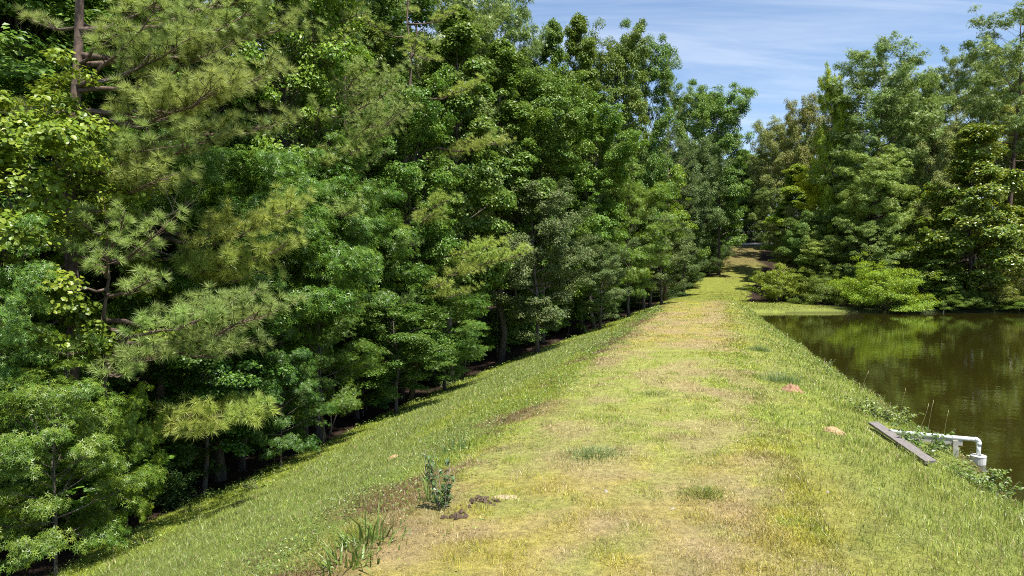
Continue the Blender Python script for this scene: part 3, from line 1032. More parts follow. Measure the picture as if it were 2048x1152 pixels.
# pines inside the edge
seen('pine_mid', 545, -160, 27, 300, 'pine showing bluish boughs between two leafy trees', EDGE, (0.85, 0.95, 1.05))
seen('pine_mid', 690, -120, 31, 300, 'pine with layered boughs standing out from the leafy wall', EDGE, (0.9, 1, 0.95))
seen('pine_far', 850, -110, 46, 360, 'broad pine reaching past the top of the picture', EDGE, (0.95, 1, 0.9))
seen('pine_far', 1005, -40, 58, 200, 'pine whose dark tip ends the solid canopy at the sky', EDGE, (0.85, 0.92, 0.9))

# ---- deeper rows, mostly hidden behind the edge
INNER = 'inner trees of the wood'
rf = np.random.default_rng(77)
tries, want = 0, 62
n_in = 0
while n_in < want and tries < 3000:
    tries += 1
    Y = 10 + 100 * rf.random() ** 1.15
    b = rf.uniform(4.0, 26.0)
    X = float(crest_x(Y)) + float(toe_p(Y)) / 0.961 - b
    if X < -0.95 * Y - 6 or abs(X - float(path_x(Y))) < 7:
        continue
    if any((X - a) ** 2 + (Y - c) ** 2 < (1.9 + 0.012 * Y) ** 2 for a, c, _ in PLACED):
        continue
    kind = rf.choice(['gum_tall', 'gum_tall_b', 'tulip_tall', 'oak_tall', 'pine_mid'], p=[.28, .24, .24, .1, .14])
    hmax = (CAM_Z + (540 - 60) / FPX * Y) if Y > 52 else 30
    H = min(rf.uniform(17, 24), hmax - float(terr(X, Y))) * (0.95 if Y > 52 else 1)
    if kind == 'pine_mid':
        place(kind, X, Y, H * 1.0, 7.5, 'pine standing deep in the wood behind the edge trees', INNER + ', pines', (0.85, 0.92, 0.9))
    else:
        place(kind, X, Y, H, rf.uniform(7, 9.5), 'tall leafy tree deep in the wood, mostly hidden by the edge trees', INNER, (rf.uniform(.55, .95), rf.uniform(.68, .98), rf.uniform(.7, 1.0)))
    n_in += 1

# undergrowth of saplings
UND = 'saplings under the wood'
for i in range(46):
    Y = 11 + 75 * rf.random() ** 1.4
    b = rf.uniform(0.8, 13)
    X = float(crest_x(Y)) + float(toe_p(Y)) / 0.961 - b
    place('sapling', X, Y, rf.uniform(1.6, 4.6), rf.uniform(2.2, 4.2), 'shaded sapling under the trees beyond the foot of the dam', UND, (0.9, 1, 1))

# ---- across the pond and up the path
FARG = 'trees beyond the pond'
seen('pine_far', 1745, 100, 84, 228, 'big round-headed pine, tallest dome beyond the pond', FARG, (0.47, 0.58, 0.58), rot=1.0)
seen('gum_tall_b', 1664, 128, 83.5, 60, 'thin yellow-leaved tree against the flank of the round-headed pine', FARG, (1.5, 1.2, 0.65))
seen('oak_tall', 1600, 185, 104, 120, 'grey-olive oak crown beside the sky gap', FARG, (1.15, 0.95, 0.9))
seen('oak_tall', 1540, 232, 128, 110, 'hazy oak at the head of the path', FARG, (1.1, 1.0, 1.1))
seen('tulip_tall', 1650, 330, 88, 110, 'yellow-tinged tree under the flank of the round pine', FARG, (1.9, 1.5, 0.6))
seen('gum_tall', 1605, 330, 97, 140, 'mid green tree over the bush at the path', FARG, (0.95, 1, 1))
seen('oak_edge', 1620, 420, 84, 150, 'spreading dark-green tree behind the loose bush', FARG, (0.8, 1.0, 0.8))
seen('pine_far', 1660, 470, 80, 100, 'short pale pine between the leafy trees', FARG, (0.85, 0.95, 0.9))
seen('pine_far', 1765, 290, 78, 150, 'pine with drooping pale boughs in front of the round-headed one', FARG, (0.62, 0.74, 0.64))
seen('oak_tall', 1865, 235, 80, 130, 'grey-green oak between pine and magnolia', FARG, (1.05, 1.05, 1.15))
seen('pine_far', 1850, 150, 94, 150, 'pine filling the dip beside the round dome', FARG, (0.5, 0.6, 0.6))
seen('pine_open', 1915, 95, 90, 130, 'pine with tiered dark tufts, second highest beyond the pond', FARG, (0.48, 0.58, 0.6))
seen('pine_open', 2040, 8, 82, 230, 'tallest open-crowned pine with a bare upper trunk', FARG, (0.48, 0.6, 0.58))
seen('pine_far', 1975, 120, 97, 140, 'pine behind the magnolia below the tallest pine', FARG, (0.8, 0.85, 0.75))
seen('magnolia', 1958, 255, 71.5, 205, 'bright glossy magnolia clothed to the ground at the water', FARG, (1.0, 1.15, 0.9), rot=0.3)
seen('magnolia', 1875, 470, 71.5, 110, 'low magnolia at the foot of the taller bright one', FARG, (0.85, 0.95, 1))
seen('shrub_round', 1772, 512, 69.4, 190, 'wide sunlit dome-shaped bush overhanging the water', FARG, (1.55, 1.45, 0.9))
seen('shrub_round', 1640, 535, 76, 110, 'layered low bush at the end of the grass strip', FARG, (1.0, 1.05, 0.9))
seen('shrub_loose', 1556, 528, 79.5, 105, 'loose olive bush beside the path at the pond corner', FARG, (1.5, 1.3, 1.1))
seen('shrub_loose', 1990, 560, 69.3, 90, 'small feathery bush at the water below the magnolia', FARG, (1.1, 1.0, 1.1))
seen('shrub_loose', 2040, 520, 71, 90, 'taller feathery bush touching the water near the dark pine trunk', FARG, (1.1, 1.0, 1.0))
for (px, top, w, lab) in ((1905, 585, 90, 'low mat of leaves at the waterline under the low magnolia'), (1945, 578, 80, 'low waterline bush below the glossy magnolia'), (2030, 590, 110, 'low waterline bush beneath the feathery bushes')):
    seen('shrub_round', px, top, 69.0, w, lab, FARG, (0.9, 0.95, 0.9))
seen('oak_edge', 1900, 500, 73, 100, 'dull bush in the shade between magnolia and dome-shaped bush', FARG, (0.8, 0.85, 0.9))
seen('oak_edge', 1740, 440, 76, 150, 'dark leafy tree behind the dome-shaped bush', FARG, (0.75, 0.95, 0.8))
seen('tulip_edge', 1590, 400, 101, 115, 'small leafy tree shading the path', FARG, (0.85, 0.95, 1))
seen('oak_edge', 1600, 420, 92, 120, 'olive tree over the path side bush', FARG, (0.95, 0.95, 0.95))
BACK = 'trees on the rise behind the pond'
nb_ = {}
ORD2 = 'first second third fourth fifth sixth seventh eighth ninth tenth eleventh twelfth'.split()
for (px, top, d, w, kd) in sorted(((1495, 330, 150, 110, 'oak_tall'), (1520, 300, 140, 90, 'tulip_tall'), (1480, 300, 135, 90, 'gum_tall'), (1560, 262, 138, 110, 'oak_tall'), (1620, 250, 125, 120, 'oak_tall'),
                            (1690, 200, 112, 120, 'gum_tall'), (1790, 200, 110, 130, 'gum_tall_b'), (1840, 260, 104, 130, 'oak_tall'), (1900, 260, 102, 130, 'gum_tall_b'), (1950, 230, 112, 140, 'oak_tall'),
                            (2010, 330, 105, 120, 'oak_tall'), (1720, 330, 100, 140, 'oak_tall'), (1800, 360, 96, 130, 'gum_tall_b'), (1880, 400, 92, 110, 'oak_edge'), (2080, 250, 96, 150, 'gum_tall_b'),
                            (2130, 140, 84, 180, 'pine_far'), (2200, 260, 74, 200, 'oak_tall'), (2120, 480, 72, 160, 'shrub_round'), (2300, 200, 78, 220, 'gum_tall_b'), (1430, 260, 120, 110, 'gum_tall_b'), (1400, 300, 112, 110, 'oak_tall'))):
    nb_[FULL[kd]] = nb_.get(FULL[kd], -1) + 1
    seen(kd, px, top, d, w, '%s on the rise, seen between nearer crowns, %s such from the path side' % (FULL[kd].replace('_', ' '), ORD2[nb_[FULL[kd]]]), BACK, (0.95, 1, 1))


# ------------------------------------------------------------------ near pines, bough by bough
def ground_at(px, py, dmin=5.0, dmax=140.0):
    """where the line of sight through a photograph pixel meets the land"""
    ds = np.linspace(dmin, dmax, 6000)
    a, b = at(px, py, 10.0), at(px, py, 20.0)
    dirv = (b - a) / 10.0
    Q = a + (ds - 10.0)[:, None] * dirv
    hit = np.nonzero(Q[:, 2] <= terr(Q[:, 0], Q[:, 1]))[0]
    q = Q[hit[0]] if len(hit) else Q[-1]
    return np.array((q[0], q[1], float(terr(q[0], q[1]))))


def bough_pine(seed, px, d, top, r0, tips, label, tint, upper=0, upR=3.0, upz=(0.6, 0.97), needle=(84, 0.25, 0.010), dens=1.0, dead=(), lean=0.0):
    rng = np.random.default_rng(seed)
    X = (px - 1024) / FPX * d
    z0 = float(terr(X, d))
    H = top - z0
    e = link('pine_tree', None, loc=(X, d, z0), label=label, category='tree', group='near pines with separate boughs')
    k = 14
    tz = np.linspace(0, 1, k)
    tp = np.stack([np.cumsum(rng.normal(0, 0.004 * H, k)) + lean * tz * H, np.cumsum(rng.normal(0, 0.004 * H, k)), H * tz - 0.1], -1)
    w = Tri()
    w.tube(tp, np.concatenate([[r0 * 1.3], r0 * (1 - 0.92 * tz[1:] ** 1.2)]), 12)
    link('trunk', w.build('trunk', M['pine_bark'], smooth=True), parent=e)
    jobs = []
    for (qx, qy, qd, rise) in tips:
        t = at(qx, qy, qd) - np.array((X, d, z0))
        h = np.clip(t[2] - rise * np.linalg.norm(t[:2]), 0.12 * H, 0.97 * H)
        jobs.append((interp_path(tp, np.array([h / H]))[0], t, 1.0))
    for i in range(upper):
        h = upz[0] + (upz[1] - upz[0]) * (i + 0.5) / upper
        az = i * 2.4 + rng.uniform(-.5, .5)
        L = upR * (1.12 - 0.75 * (h - upz[0]) / (upz[1] - upz[0])) * rng.uniform(0.7, 1.1)
        o = interp_path(tp, np.array([h]))[0]
        jobs.append((o, o + np.array((math.cos(az) * L, math.sin(az) * L, L * rng.uniform(0.0, 0.5))), 1.0))
    for o, t, de in jobs:
        L = np.linalg.norm(t - o)
        b, V, T = bough(o, t, rng, dens * 1.5, 0.07, needle, 0.36, r=0.022 + 0.012 * L, width=0.24)
        bo = link('branch', b.build('branch', M['pine_bark'], smooth=True), parent=e)
        tt = np.array(tint) * rng.uniform(0.85, 1.12) * rng.uniform(0.96, 1.04, 3)
        link('needles', mesh_tris('needles', V, T, M['pine']), parent=bo, color=tuple(tt))
    for (qx, qy, qd, rise) in dead:
        t = at(qx, qy, qd) - np.array((X, d, z0))
        h = np.clip(t[2] - rise * np.linalg.norm(t[:2]), 0.1 * H, 0.97 * H)
        o = interp_path(tp, np.array([h / H]))[0]
        b, V, T = bough(o, t, rng, 0.6, 0.10, (2, 0.05, 0.006), 0.45, r=0.03, width=0.22)
        link('dead_branch', b.build('dead_branch', M['dead'], smooth=True), parent=e, label='bare grey dead branch')
    return e


bough_pine(101, 160, 17.0, 19.0, 0.19,
           [(530, 145, 15.9, 0.10), (470, 160, 15.2, 0.08), (420, 180, 14.9, 0.05), (490, 30, 16.5, 0.22), (365, 85, 15.6, 0.15), (450, 95, 16.2, 0.18), (260, 25, 15.7, 0.3), (400, -60, 16, 0.3), (600, -80, 17, 0.3), (310, 20, 15.2, 0.3), (400, 285, 15.4, 0.02), (330, 295, 14.8, 0.0),
            (340, 352, 14.9, -0.05), (540, 250, 18.2, 0.05), (60, 40, 17.6, 0.2), (10, 220, 18.6, 0.1), (560, 60, 18.2, 0.2), (240, 70, 18.6, 0.1)],
           'tall near pine with a thick reddish-grey trunk and long tiered boughs', (1.38, 1.3, 1.25), upper=10, upR=3.6, upz=(0.62, 0.97), dead=[(390, 400, 15.5, -0.02), (300, 105, 15.6, 0.1)])
bough_pine(102, 195, 15.2, 5.9, 0.09,
           [(335, 445, 14.2, 0.3), (115, 495, 14.4, 0.15), (85, 560, 14.2, 0.1), (250, 425, 14.3, 0.5), (300, 560, 13.9, 0.1), (535, 632, 13.7, 0.10), (470, 605, 14.3, 0.1), (490, 690, 13.7, -0.02), (105, 705, 13.9, -0.05),
            (310, 715, 13.6, -0.05), (235, 755, 13.4, -0.1), (380, 645, 13.4, 0.05), (160, 440, 14.6, 0.4), (210, 510, 13.7, 0.2), (210, 470, 16.4, 0.3)],
           'young bluish pine with a slim trunk and feathery boughs low over the slope', (1.3, 1.32, 1.3), upper=5, upR=1.2, upz=(0.8, 0.98), needle=(84, 0.215, 0.0095))
bough_pine(103, 318, 19.0, 9.5, 0.12,
           [(578, 425, 17.4, 0.06), (520, 445, 17.0, 0.05), (555, 500, 16.9, 0.03), (470, 520, 16.6, 0.0), (510, 545, 17.2, 0), (505, 838, 16.4, -0.02), (420, 865, 16.2, -0.05), (380, 830, 17, 0)],
           'pine half hidden behind the young one, sending two bright boughs out over the dam side', (1.55, 1.45, 1.1), upper=6, upR=1.8, upz=(0.7, 0.98), dead=[(395, 485, 17.2, 0.0)])
bough_pine(104, 585, 28.0, 17.5, 0.17,
           [(800, 225, 25.2, 0.1), (730, 140, 26, 0.2), (760, 270, 25.4, 0.05), (705, 305, 25.2, 0.0), (640, 215, 25.4, 0.15), (690, 75, 27, 0.3), (690, 430, 23.8, -0.1), (640, 330, 25, 0.0), (780, 180, 26.6, 0.15)],
           'pine with a slanting trunk between leafy trees and a hanging bough with bare twigs', (1.3, 1.28, 1.2), upper=10, upR=3.2, upz=(0.66, 0.98), needle=(44, 0.25, 0.016), dead=[(655, 470, 24, -0.1), (560, 95, 26, 0.1)], lean=0.04)
bough_pine(105, 800, 35.0, 20, 0.18,
           [(890, 402, 31.5, 0.0), (790, 455, 31.0, -0.05), (860, 430, 30.8, 0), (1030, 515, 33.2, 0.0), (985, 490, 32.8, 0.05), (950, 540, 32.2, 0.0), (930, 585, 31.8, 0), (880, 570, 31.5, 0), (995, 290, 36.5, 0.05), (920, 310, 35.5, 0.05)],
           'pine behind the dam-side sweetgums with flat sunlit boughs at mid height', (1.5, 1.42, 1.05), upper=10, upR=3.2, upz=(0.66, 0.98), needle=(36, 0.26, 0.02))

# ------------------------------------------------------------------ low growth right at the foot of the dam
rs = np.random.default_rng(909)
LOWG = 'low leafy growth along the foot of the dam'
ORD = 'first second third fourth fifth sixth seventh eighth ninth tenth eleventh twelfth thirteenth fourteenth fifteenth sixteenth seventeenth eighteenth nineteenth twentieth'.split()
nth = {}
for i in range(34):
    Y = 11.5 + 72 * (i + rs.uniform(0, 1)) / 34
    X = float(crest_x(Y)) + float(toe_p(Y)) / 0.961 - rs.uniform(1.4, 5.0) + (1.2 if Y < 34 else 0)
    kd = rs.choice(['gum_small', 'sapling', 'sapling', 'oak_edge', 'shrub_round'])
    h = rs.uniform(2.6, 5.6) if kd != 'sapling' else rs.uniform(2.0, 3.8)
    if kd == 'shrub_round':
        h = rs.uniform(1.2, 2.4)
    nth[kd] = nth.get(kd, -1) + 1
    place(kd, X, Y, h, rs.uniform(2.8, 4.6), 'low shaded %s under the edge trees, %s such from the near end of the dam' % ({'gum_small': 'sweetgum', 'sapling': 'sapling', 'oak_edge': 'oak', 'shrub_round': 'bush'}[kd], ORD[nth.setdefault(kd, 0)]),
          LOWG + {'gum_small': ', sweetgums', 'sapling': ', saplings', 'oak_edge': ', oaks', 'shrub_round': ', bushes'}[kd], (0.85, 0.95, 1.0))


def bare_stick(X, Y, h, lean, label, seed):
    rng = np.random.default_rng(seed)
    w = Tri()
    z = float(terr(X, Y))
    P_ = curve_path((0, 0, -0.1), norm(np.array((lean[0], lean[1], 1.0))), h, 7, 0.05, 0.05, rng)
    w.tube(P_, np.linspace(0.030, 0.007, 7), 6)
    for j in range(5):
        s_ = rng.uniform(0.35, 0.95)
        o = interp_path(P_, np.array([s_]))[0]
        a = rng.uniform(0, 6.28)
        w.tube(curve_path(o, norm(np.array((math.cos(a), math.sin(a), 0.8))), h * rng.uniform(.1, .3), 4, 0.1, .1, rng), np.array((.012, .009, .006, .003)), 4, cap=False)
    link('bare_sapling', w.build('bare_sapling', M['dead'], smooth=True), loc=(X, Y, z), label=label, category='dead sapling', group='bare sticks at the wood edge')


for i, (px, py, h, lean, lab) in enumerate((
        (352, 985, 1.5, (0.05, 0), 'pale bare stem standing alone under the young pine'),
        (655, 872, 2.2, (0.35, 0), 'leaning bare stick crossing a straight one beside the grey trunks'),
        (662, 868, 2.6, (0.02, 0), 'straight bare stick crossed by the leaning one'),
        (735, 820, 2.0, (-0.2, 0), 'thin bare stem bowed over the grass edge below the dark skirted sweetgum'),
        (752, 815, 2.4, (0.25, 0), 'tall bare stem with side twigs next to the bowed one'),
        (775, 805, 1.8, (0.5, 0), 'short tilted bare stick, last of the sticks by the brown ground patch'),
        (993, 715, 4.2, (0.12, 0), 'long slender pale stem rising at the far part of the slope'),
        (930, 745, 2.6, (0.05, 0), 'pale bare stem between two low sweetgums at mid slope'))):
    q = ground_at(px, py)
    bare_stick(q[0], q[1], h, lean, lab, 300 + i)

# edge trunks that show below the crowns
for i, (px, py, r, h, lab) in enumerate((
        (442, 965, 0.17, 7.0, 'stout grey trunk at the grass edge below the pine boughs'),
        (484, 945, 0.10, 6.5, 'slim grey trunk leaning beside the stout one'),
        (640, 880, 0.16, 8.0, 'thick pale trunk with a flared foot at the slope'),
        (617, 893, 0.09, 7.5, 'slender trunk paired with the thick pale one'),
        (720, 840, 0.10, 7.0, 'narrow brown trunk in the shade behind the bare sticks'),
        (1036, 690, 0.20, 9.0, 'pale trunk carrying dead twigs under the grey-green oak'),
        (1165, 655, 0.16, 9.0, 'stubby pale trunk at the far grass edge'))):
    q = ground_at(px, py)
    rng = np.random.default_rng(600 + i)
    w = Tri()
    k = 9
    tz = np.linspace(0, 1, k)
    tp = np.stack([np.cumsum(rng.normal(0.0, 0.03, k)) + (0.10 * h * tz if i in (1,) else 0), np.cumsum(rng.normal(-0.01, 0.03, k)), h * tz - 0.15], -1)
    w.tube(tp, np.concatenate([[r * 1.45], r * (1 - 0.7 * tz[1:])]), 10)
    e = link('tree', None, loc=(q[0] - 0.15, q[1] + 0.25, float(terr(q[0] - .15, q[1] + .25))), label=lab, category='tree', group='trunks at the grass edge')
    link('trunk', w.build('trunk', M['bark'], smooth=True), parent=e)
    V, T = P['gum_small']['parts'][1][1], None
    c = link('crown', P['gum_small']['parts'][1][1], parent=e, color=(0.85, 0.95, 0.95))
    c.location = (tp[-1][0], tp[-1][1], h - 3.6)
    c.rotation_euler = (0, 0, i * 1.3)

# ------------------------------------------------------------------ pipe stand at the pond
wood_grey = solid_mat('weathered_wood', (0.085, 0.072, 0.066), (0.27, 0.24, 0.225), rough=0.85, scale=6, stretch=(30, 1.2, 30), bump=0.6)
wood_pale = solid_mat('pale_wood', (0.30, 0.28, 0.24), (0.50, 0.48, 0.43), rough=0.85, scale=6, stretch=(1.5, 24, 24), bump=0.4)
pvc = solid_mat('white_plastic', (0.44, 0.47, 0.44), (0.82, 0.85, 0.88), rough=0.4, scale=7, bump=0.05)
conc = solid_mat('pale_concrete', (0.46, 0.45, 0.41), (0.68, 0.67, 0.62), rough=0.9, scale=9, bump=0.5)

rng0 = np.random.default_rng(4)
pA = at(1779, 862, 15.5)
pB = at(1957, 879, 14.95)
ax = pB - pA
ax[2] = 0
ax = norm(ax)
nrm = np.array((-ax[1], ax[0], 0))
upv = np.array((0, 0, 1.0))

# fix: timber support = plank + beam + post, nailed together
st = link('timber_pipe_stand', None, loc=tuple(pA), label='weathered timber stand of plank, beam and post holding the white pipe', category='pipe stand')


def loc(q):
    return np.asarray(q) - pA


def board(name, a, b, wdt, thk, mat, face, label=None, seed=0):
    """plank from a to b, broad side facing 'face'"""
    a, b = loc(a), loc(b)
    L = np.linalg.norm(b - a)
    y = norm(b - a)
    z = norm(face - y * np.dot(face, y))
    x = np.cross(y, z)
    rng = np.random.default_rng(seed)
    n = 9
    V, T = [], []
    for i in range(n):
        t = i / (n - 1)
        wob = rng.normal(0, 0.003, 4)
        for j, (sx, sz) in enumerate(((-1, -1), (1, -1), (1, 1), (-1, 1))):
            V.append((sx * (wdt / 2 + wob[j]), t * L, sz * (thk / 2 + wob[j] * 0.5)))
    for i in range(n - 1):
        for j in range(4):
            p0, p1 = i * 4 + j, i * 4 + (j + 1) % 4
            T += [(p0, p1, p1 + 4), (p0, p1 + 4, p0 + 4)]
    o = (n - 1) * 4
    T += [(0, 2, 1), (0, 3, 2), (o, o + 1, o + 2), (o, o + 2, o + 3)]
    ob = link(name, mesh_tris(name, V, T, mat), parent=st, loc=tuple(a), label=label)
    from mathutils import Matrix
    mx = Matrix((x, y, z)).transposed()
    ob.rotation_euler = mx.to_euler()
    return ob


pl_a = at(1746, 850, 15.35) + np.array((0, 0, 0.05))
g_b = ground_at(1862, 936)
pl_b = g_b + np.array((0, 0, 0.11))
board('plank', pl_a, pl_b, 0.20, 0.05, wood_grey, norm(np.array((-0.10, -0.50, 0.86))), 'grey split plank lying slantwise down the bank', 1)
bz = -0.105
board('beam', pA + ax * 0.02 + upv * bz + nrm * 0.0, pA + ax * (np.linalg.norm((pB - pA)[:2]) - 0.30) + upv * (bz + (pB - pA)[2] * 0.85), 0.12, 0.045, wood_pale, -nrm, None, 2)
qp = pA + ax * 1.28 + upv * (bz - 0.02) + nrm * -0.046
board('post', np.array((qp[0], qp[1], -0.5)), np.array((qp[0], qp[1], qp[2] + 0.02)), 0.10, 0.045, wood_pale, -nrm, None, 3)

# the white pipe: run, elbow, drop, couplings
pp = link('white_pipe', None, loc=tuple(pA), label='white plastic pipe with an elbow turned down over a concrete block', category='pipe')
R_ = 0.044
endp = pB - ax * 0.07
w = Tri()
w.tube([loc(pA - ax * 0.12), loc(pA + (endp - pA) * 0.5 - upv * 0.01), loc(endp)], [R_] * 3, 14)
link('pipe_run', w.build('pipe_run', pvc, smooth=True), parent=pp)
w = Tri()
arc = []
for i in range(9):
    t = math.pi / 2 * i / 8
    arc.append(loc(endp) + ax * 0.075 * math.sin(t) - upv * 0.075 * (1 - math.cos(t)))
w.tube(arc, [R_ * 1.18] * 9, 14)
link('elbow', w.build('elbow', pvc, smooth=True), parent=pp)
foot = at(1961, 911, 14.95)
w = Tri()
w.tube([arc[-1] - upv * 0.0, np.array((arc[-1][0], arc[-1][1], loc(foot)[2] - 0.06))], [R_, R_], 14)
link('drop_pipe', w.build('drop_pipe', pvc, smooth=True), parent=pp)
w = Tri()
w.tube([arc[-1] + upv * 0.02, arc[-1] - upv * 0.05], [R_ * 1.25] * 2, 14)
link('coupling', w.build('coupling', pvc, smooth=True), parent=pp)
for f in (0.30, 0.62):
    w = Tri()
    c0 = loc(pA + (endp - pA) * f)
    w.tube([c0 - ax * 0.012, c0 + ax * 0.012], [R_ * 1.07] * 2, 14)
    link('strap', w.build('strap', solid_mat('strap_metal', (.25, .25, .26), (.4, .4, .4), rough=.5), smooth=True), parent=pp)

# concrete block, a cast drum narrowing to its foot
blk_c = np.array((arc[-1][0] + pA[0], arc[-1][1] + pA[1], 0))
w = Tri()
topz = foot[2] + 0.005
rings = [(0.125, -0.45), (0.135, -0.1), (0.148, topz - 0.03), (0.156, topz - 0.012), (0.150, topz), (0.062, topz + 0.002), (0.055, topz - 0.02)]
V, T = [], []
for r_, z_ in rings:
    for j in range(20):
        a = j * math.pi / 10
        k_ = r_ * (1 + 0.012 * math.sin(3 * a + z_ * 9))
        V.append((k_ * math.cos(a), k_ * math.sin(a), z_))
for i in range(len(rings) - 1):
    for j in range(20):
        p0, p1 = i * 20 + j, i * 20 + (j + 1) % 20
        T += [(p0, p1, p1 + 20), (p0, p1 + 20, p0 + 20)]
link('concrete_block', mesh_tris('concrete_block', V, T, conc), loc=tuple(blk_c), label='pale round concrete block standing in the water under the pipe end', category='block')

# wooden stake across the pond
sp = at(1873, 626, 69.3)
w = Tri()
w.tube([(0, 0, -1.2), (0.01, 0, 0.3), (0.0, 0, 1.15)], [0.07, 0.065, 0.06], 8)
link('wooden_stake', w.build('wooden_stake', wood_pale), loc=(sp[0], 68.2, 0), label='thin wooden stake standing in the water before the shaded far shore', category='stake')


# ------------------------------------------------------------------ mounds, burrow, stones
def mound(name, px, py, wpx, hgt, mat, label, category, lump, seed, group=None, deep=0.8):
    q = ground_at(px, py)
    d = q[1]
    R0 = wpx * d / FPX / 2
    n, m = 26, 9
    V, T = [(0, 0, hgt)], []
    for i in range(1, m + 1):
        t = i / m
        for j in range(n):
            a = 2 * math.pi * j / n
            rr = R0 * t * (1 + 0.18 * math.sin(2 * a + seed) + 0.10 * math.sin(5 * a + seed * 2))
            x, y = rr * math.cos(a), rr * math.sin(a) * deep
            nz = float(fbm(np.array([(x + q[0]) * lump]), np.array([(y + q[1]) * lump]), seed, 2)[0])
            g = float(terr(q[0] + x, q[1] + y)) - q[2]
            z = g + hgt * (1 - t ** 1.6) * (0.25 + 1.5 * nz) - 0.03 * (t == 1)
            V.append((x, y, z))
    for j in range(n):
        T.append((0, 1 + j, 1 + (j + 1) % n))
    for i in range(m - 1):
        for j in range(n):
            a, b = 1 + i * n + j, 1 + i * n + (j + 1) % n
            T += [(a, a + n, b + n), (a, b + n, b)]
    link(name, mesh_tris(name, V, T, mat, smooth=True), loc=tuple(q), label=label, category=category, group=group)


red_clay = solid_mat('red_clay', (0.17, 0.085, 0.045), (0.40, 0.23, 0.13), scale=16, bump=1.0, dist=0.03)
sand = solid_mat('orange_sand', (0.26, 0.165, 0.075), (0.46, 0.31, 0.16), scale=20, bump=0.8, dist=0.02)
pale_sand = solid_mat('pale_sand', (0.30, 0.22, 0.14), (0.48, 0.37, 0.25), scale=16, bump=0.6, dist=0.02)
dark_soil = solid_mat('dark_soil', (0.045, 0.028, 0.018), (0.125, 0.080, 0.052), scale=18, bump=1.0, dist=0.03)
mound('ant_mound', 1584, 783, 40, 0.19, red_clay, 'lumpy reddish clay ant mound in the tall bank grass', 'ant mound', 12.0, 3, 'ant mounds')
mound('ant_mound', 1668, 862, 54, 0.075, sand, 'smooth orange sandy ant mound above the grey plank', 'ant mound', 4.0, 5, 'ant mounds')
mound('ant_mound', 787, 916, 22, 0.06, sand, 'tiny flat orange mound alone on the slope facing the wood', 'ant mound', 4.0, 8, 'ant mounds')
mound('soil_patch', 1010, 995, 52, 0.018, pale_sand, 'pale bare sandy spot beside the dark dug earth', 'bare soil', 5.0, 9)
for (px, py, n_c, ext, lab, sd) in ((962, 1003, 46, 0.26, 'dark reddish dug earth by the leafy weed', 12), (915, 1034, 26, 0.17, 'small dark scrape of earth below the larger dug patch', 14)):
    q = ground_at(px, py)
    rng = np.random.default_rng(sd)
    w = Tri()
    for i in range(n_c):
        x, y = rng.normal(0, ext * 0.5), rng.normal(0, ext * 0.38)
        z = float(terr(q[0] + x, q[1] + y)) - q[2]
        s_ = rng.uniform(0.010, 0.034)
        aa = norm(rng.normal(0, 1, (3, 3)))
        w.box((x, y, z + s_ * 0.25), (s_, s_ * 0.8, s_ * 0.6), np.linalg.qr(aa)[0], s_ * 0.18, rng)
    link('dug_earth', w.build('dug_earth', dark_soil), loc=tuple(q), label=lab, category='dug earth', group='dug earth on the shoulder', kind='stuff')
stone_m = solid_mat('pale_stone', (0.20, 0.17, 0.14), (0.36, 0.32, 0.28), scale=12, bump=0.6)
for i, (px, py, s_, lab) in enumerate(((1212, 983, 11, 'flat pale stone, farthest of those in the worn crest grass'), (1345, 1018, 13, 'longest flat pale stone set in the worn crest'),
                                       (1655, 985, 9, 'grey stone near the dry turf of the pond side'))):
    mound('stone', px, py, s_, 0.022, stone_m, lab, 'stone', 20.0, 30 + i, 'stones in the crest turf', 0.8)


# ------------------------------------------------------------------ tufts and weeds one can pick out
def grass_tuft(px, py, R0, h, n, col, label, lean=0.7, wide=0.0085, group='grass tufts on the dam'):
    q = ground_at(px, py)
    rng = np.random.default_rng(int(px * 7 + py))
    X = rng.normal(0, R0 * 0.5, n)
    Y = rng.normal(0, R0 * 0.4, n)
    Z = terr(q[0] + X, q[1] + Y) - q[2] - 0.01
    n0 = n
    hh = h * rng.uniform(0.35, 1.15, n) * (1.1 - 0.6 * np.minimum(np.hypot(X, Y) / R0, 1.2))
    hh = np.maximum(hh, 0.04)
    fa = np.arctan2(Y, X) + rng.normal(0, 0.9, n)
    la = np.abs(rng.normal(0, 1, n)) * lean
    B = np.stack([X, Y, Z], -1)
    f = np.stack([np.cos(fa), np.sin(fa), 0 * fa], -1)
    u = np.array((0, 0, 1.0))
    p1 = B + (u * np.cos(la)[:, None] + f * np.sin(la)[:, None]) * (hh * 0.55)[:, None]
    l2 = np.minimum(la + rng.uniform(0.2, 1.0, n), 2.0)
    p2 = p1 + (u * np.cos(l2)[:, None] + f * np.sin(l2)[:, None]) * (hh * 0.45)[:, None]
    sa = rng.uniform(0, 6.28, n)
    sd = np.stack([np.cos(sa), np.sin(sa), 0 * sa], -1) * wide * 0.5 * rng.uniform(0.7, 1.3, n)[:, None]
    V = np.stack([B - sd, B + sd, p1 + sd * .8, p1 - sd * .8, p2], 1).reshape(-1, 3)
    o = (np.arange(n) * 5)[:, None]
    T = np.concatenate([o + np.array([[0, 1, 2]]), o + np.array([[0, 2, 3]]), o + np.array([[3, 2, 4]])])
    c = np.repeat(np.array(col) * rng.uniform(0.6, 1.4, n)[:, None], 5, 0)
    link('grass_tuft', mesh_tris('grass_tuft', V, T, M['grass'], col=c), loc=tuple(q), label=label, category='grass tuft', group=group)


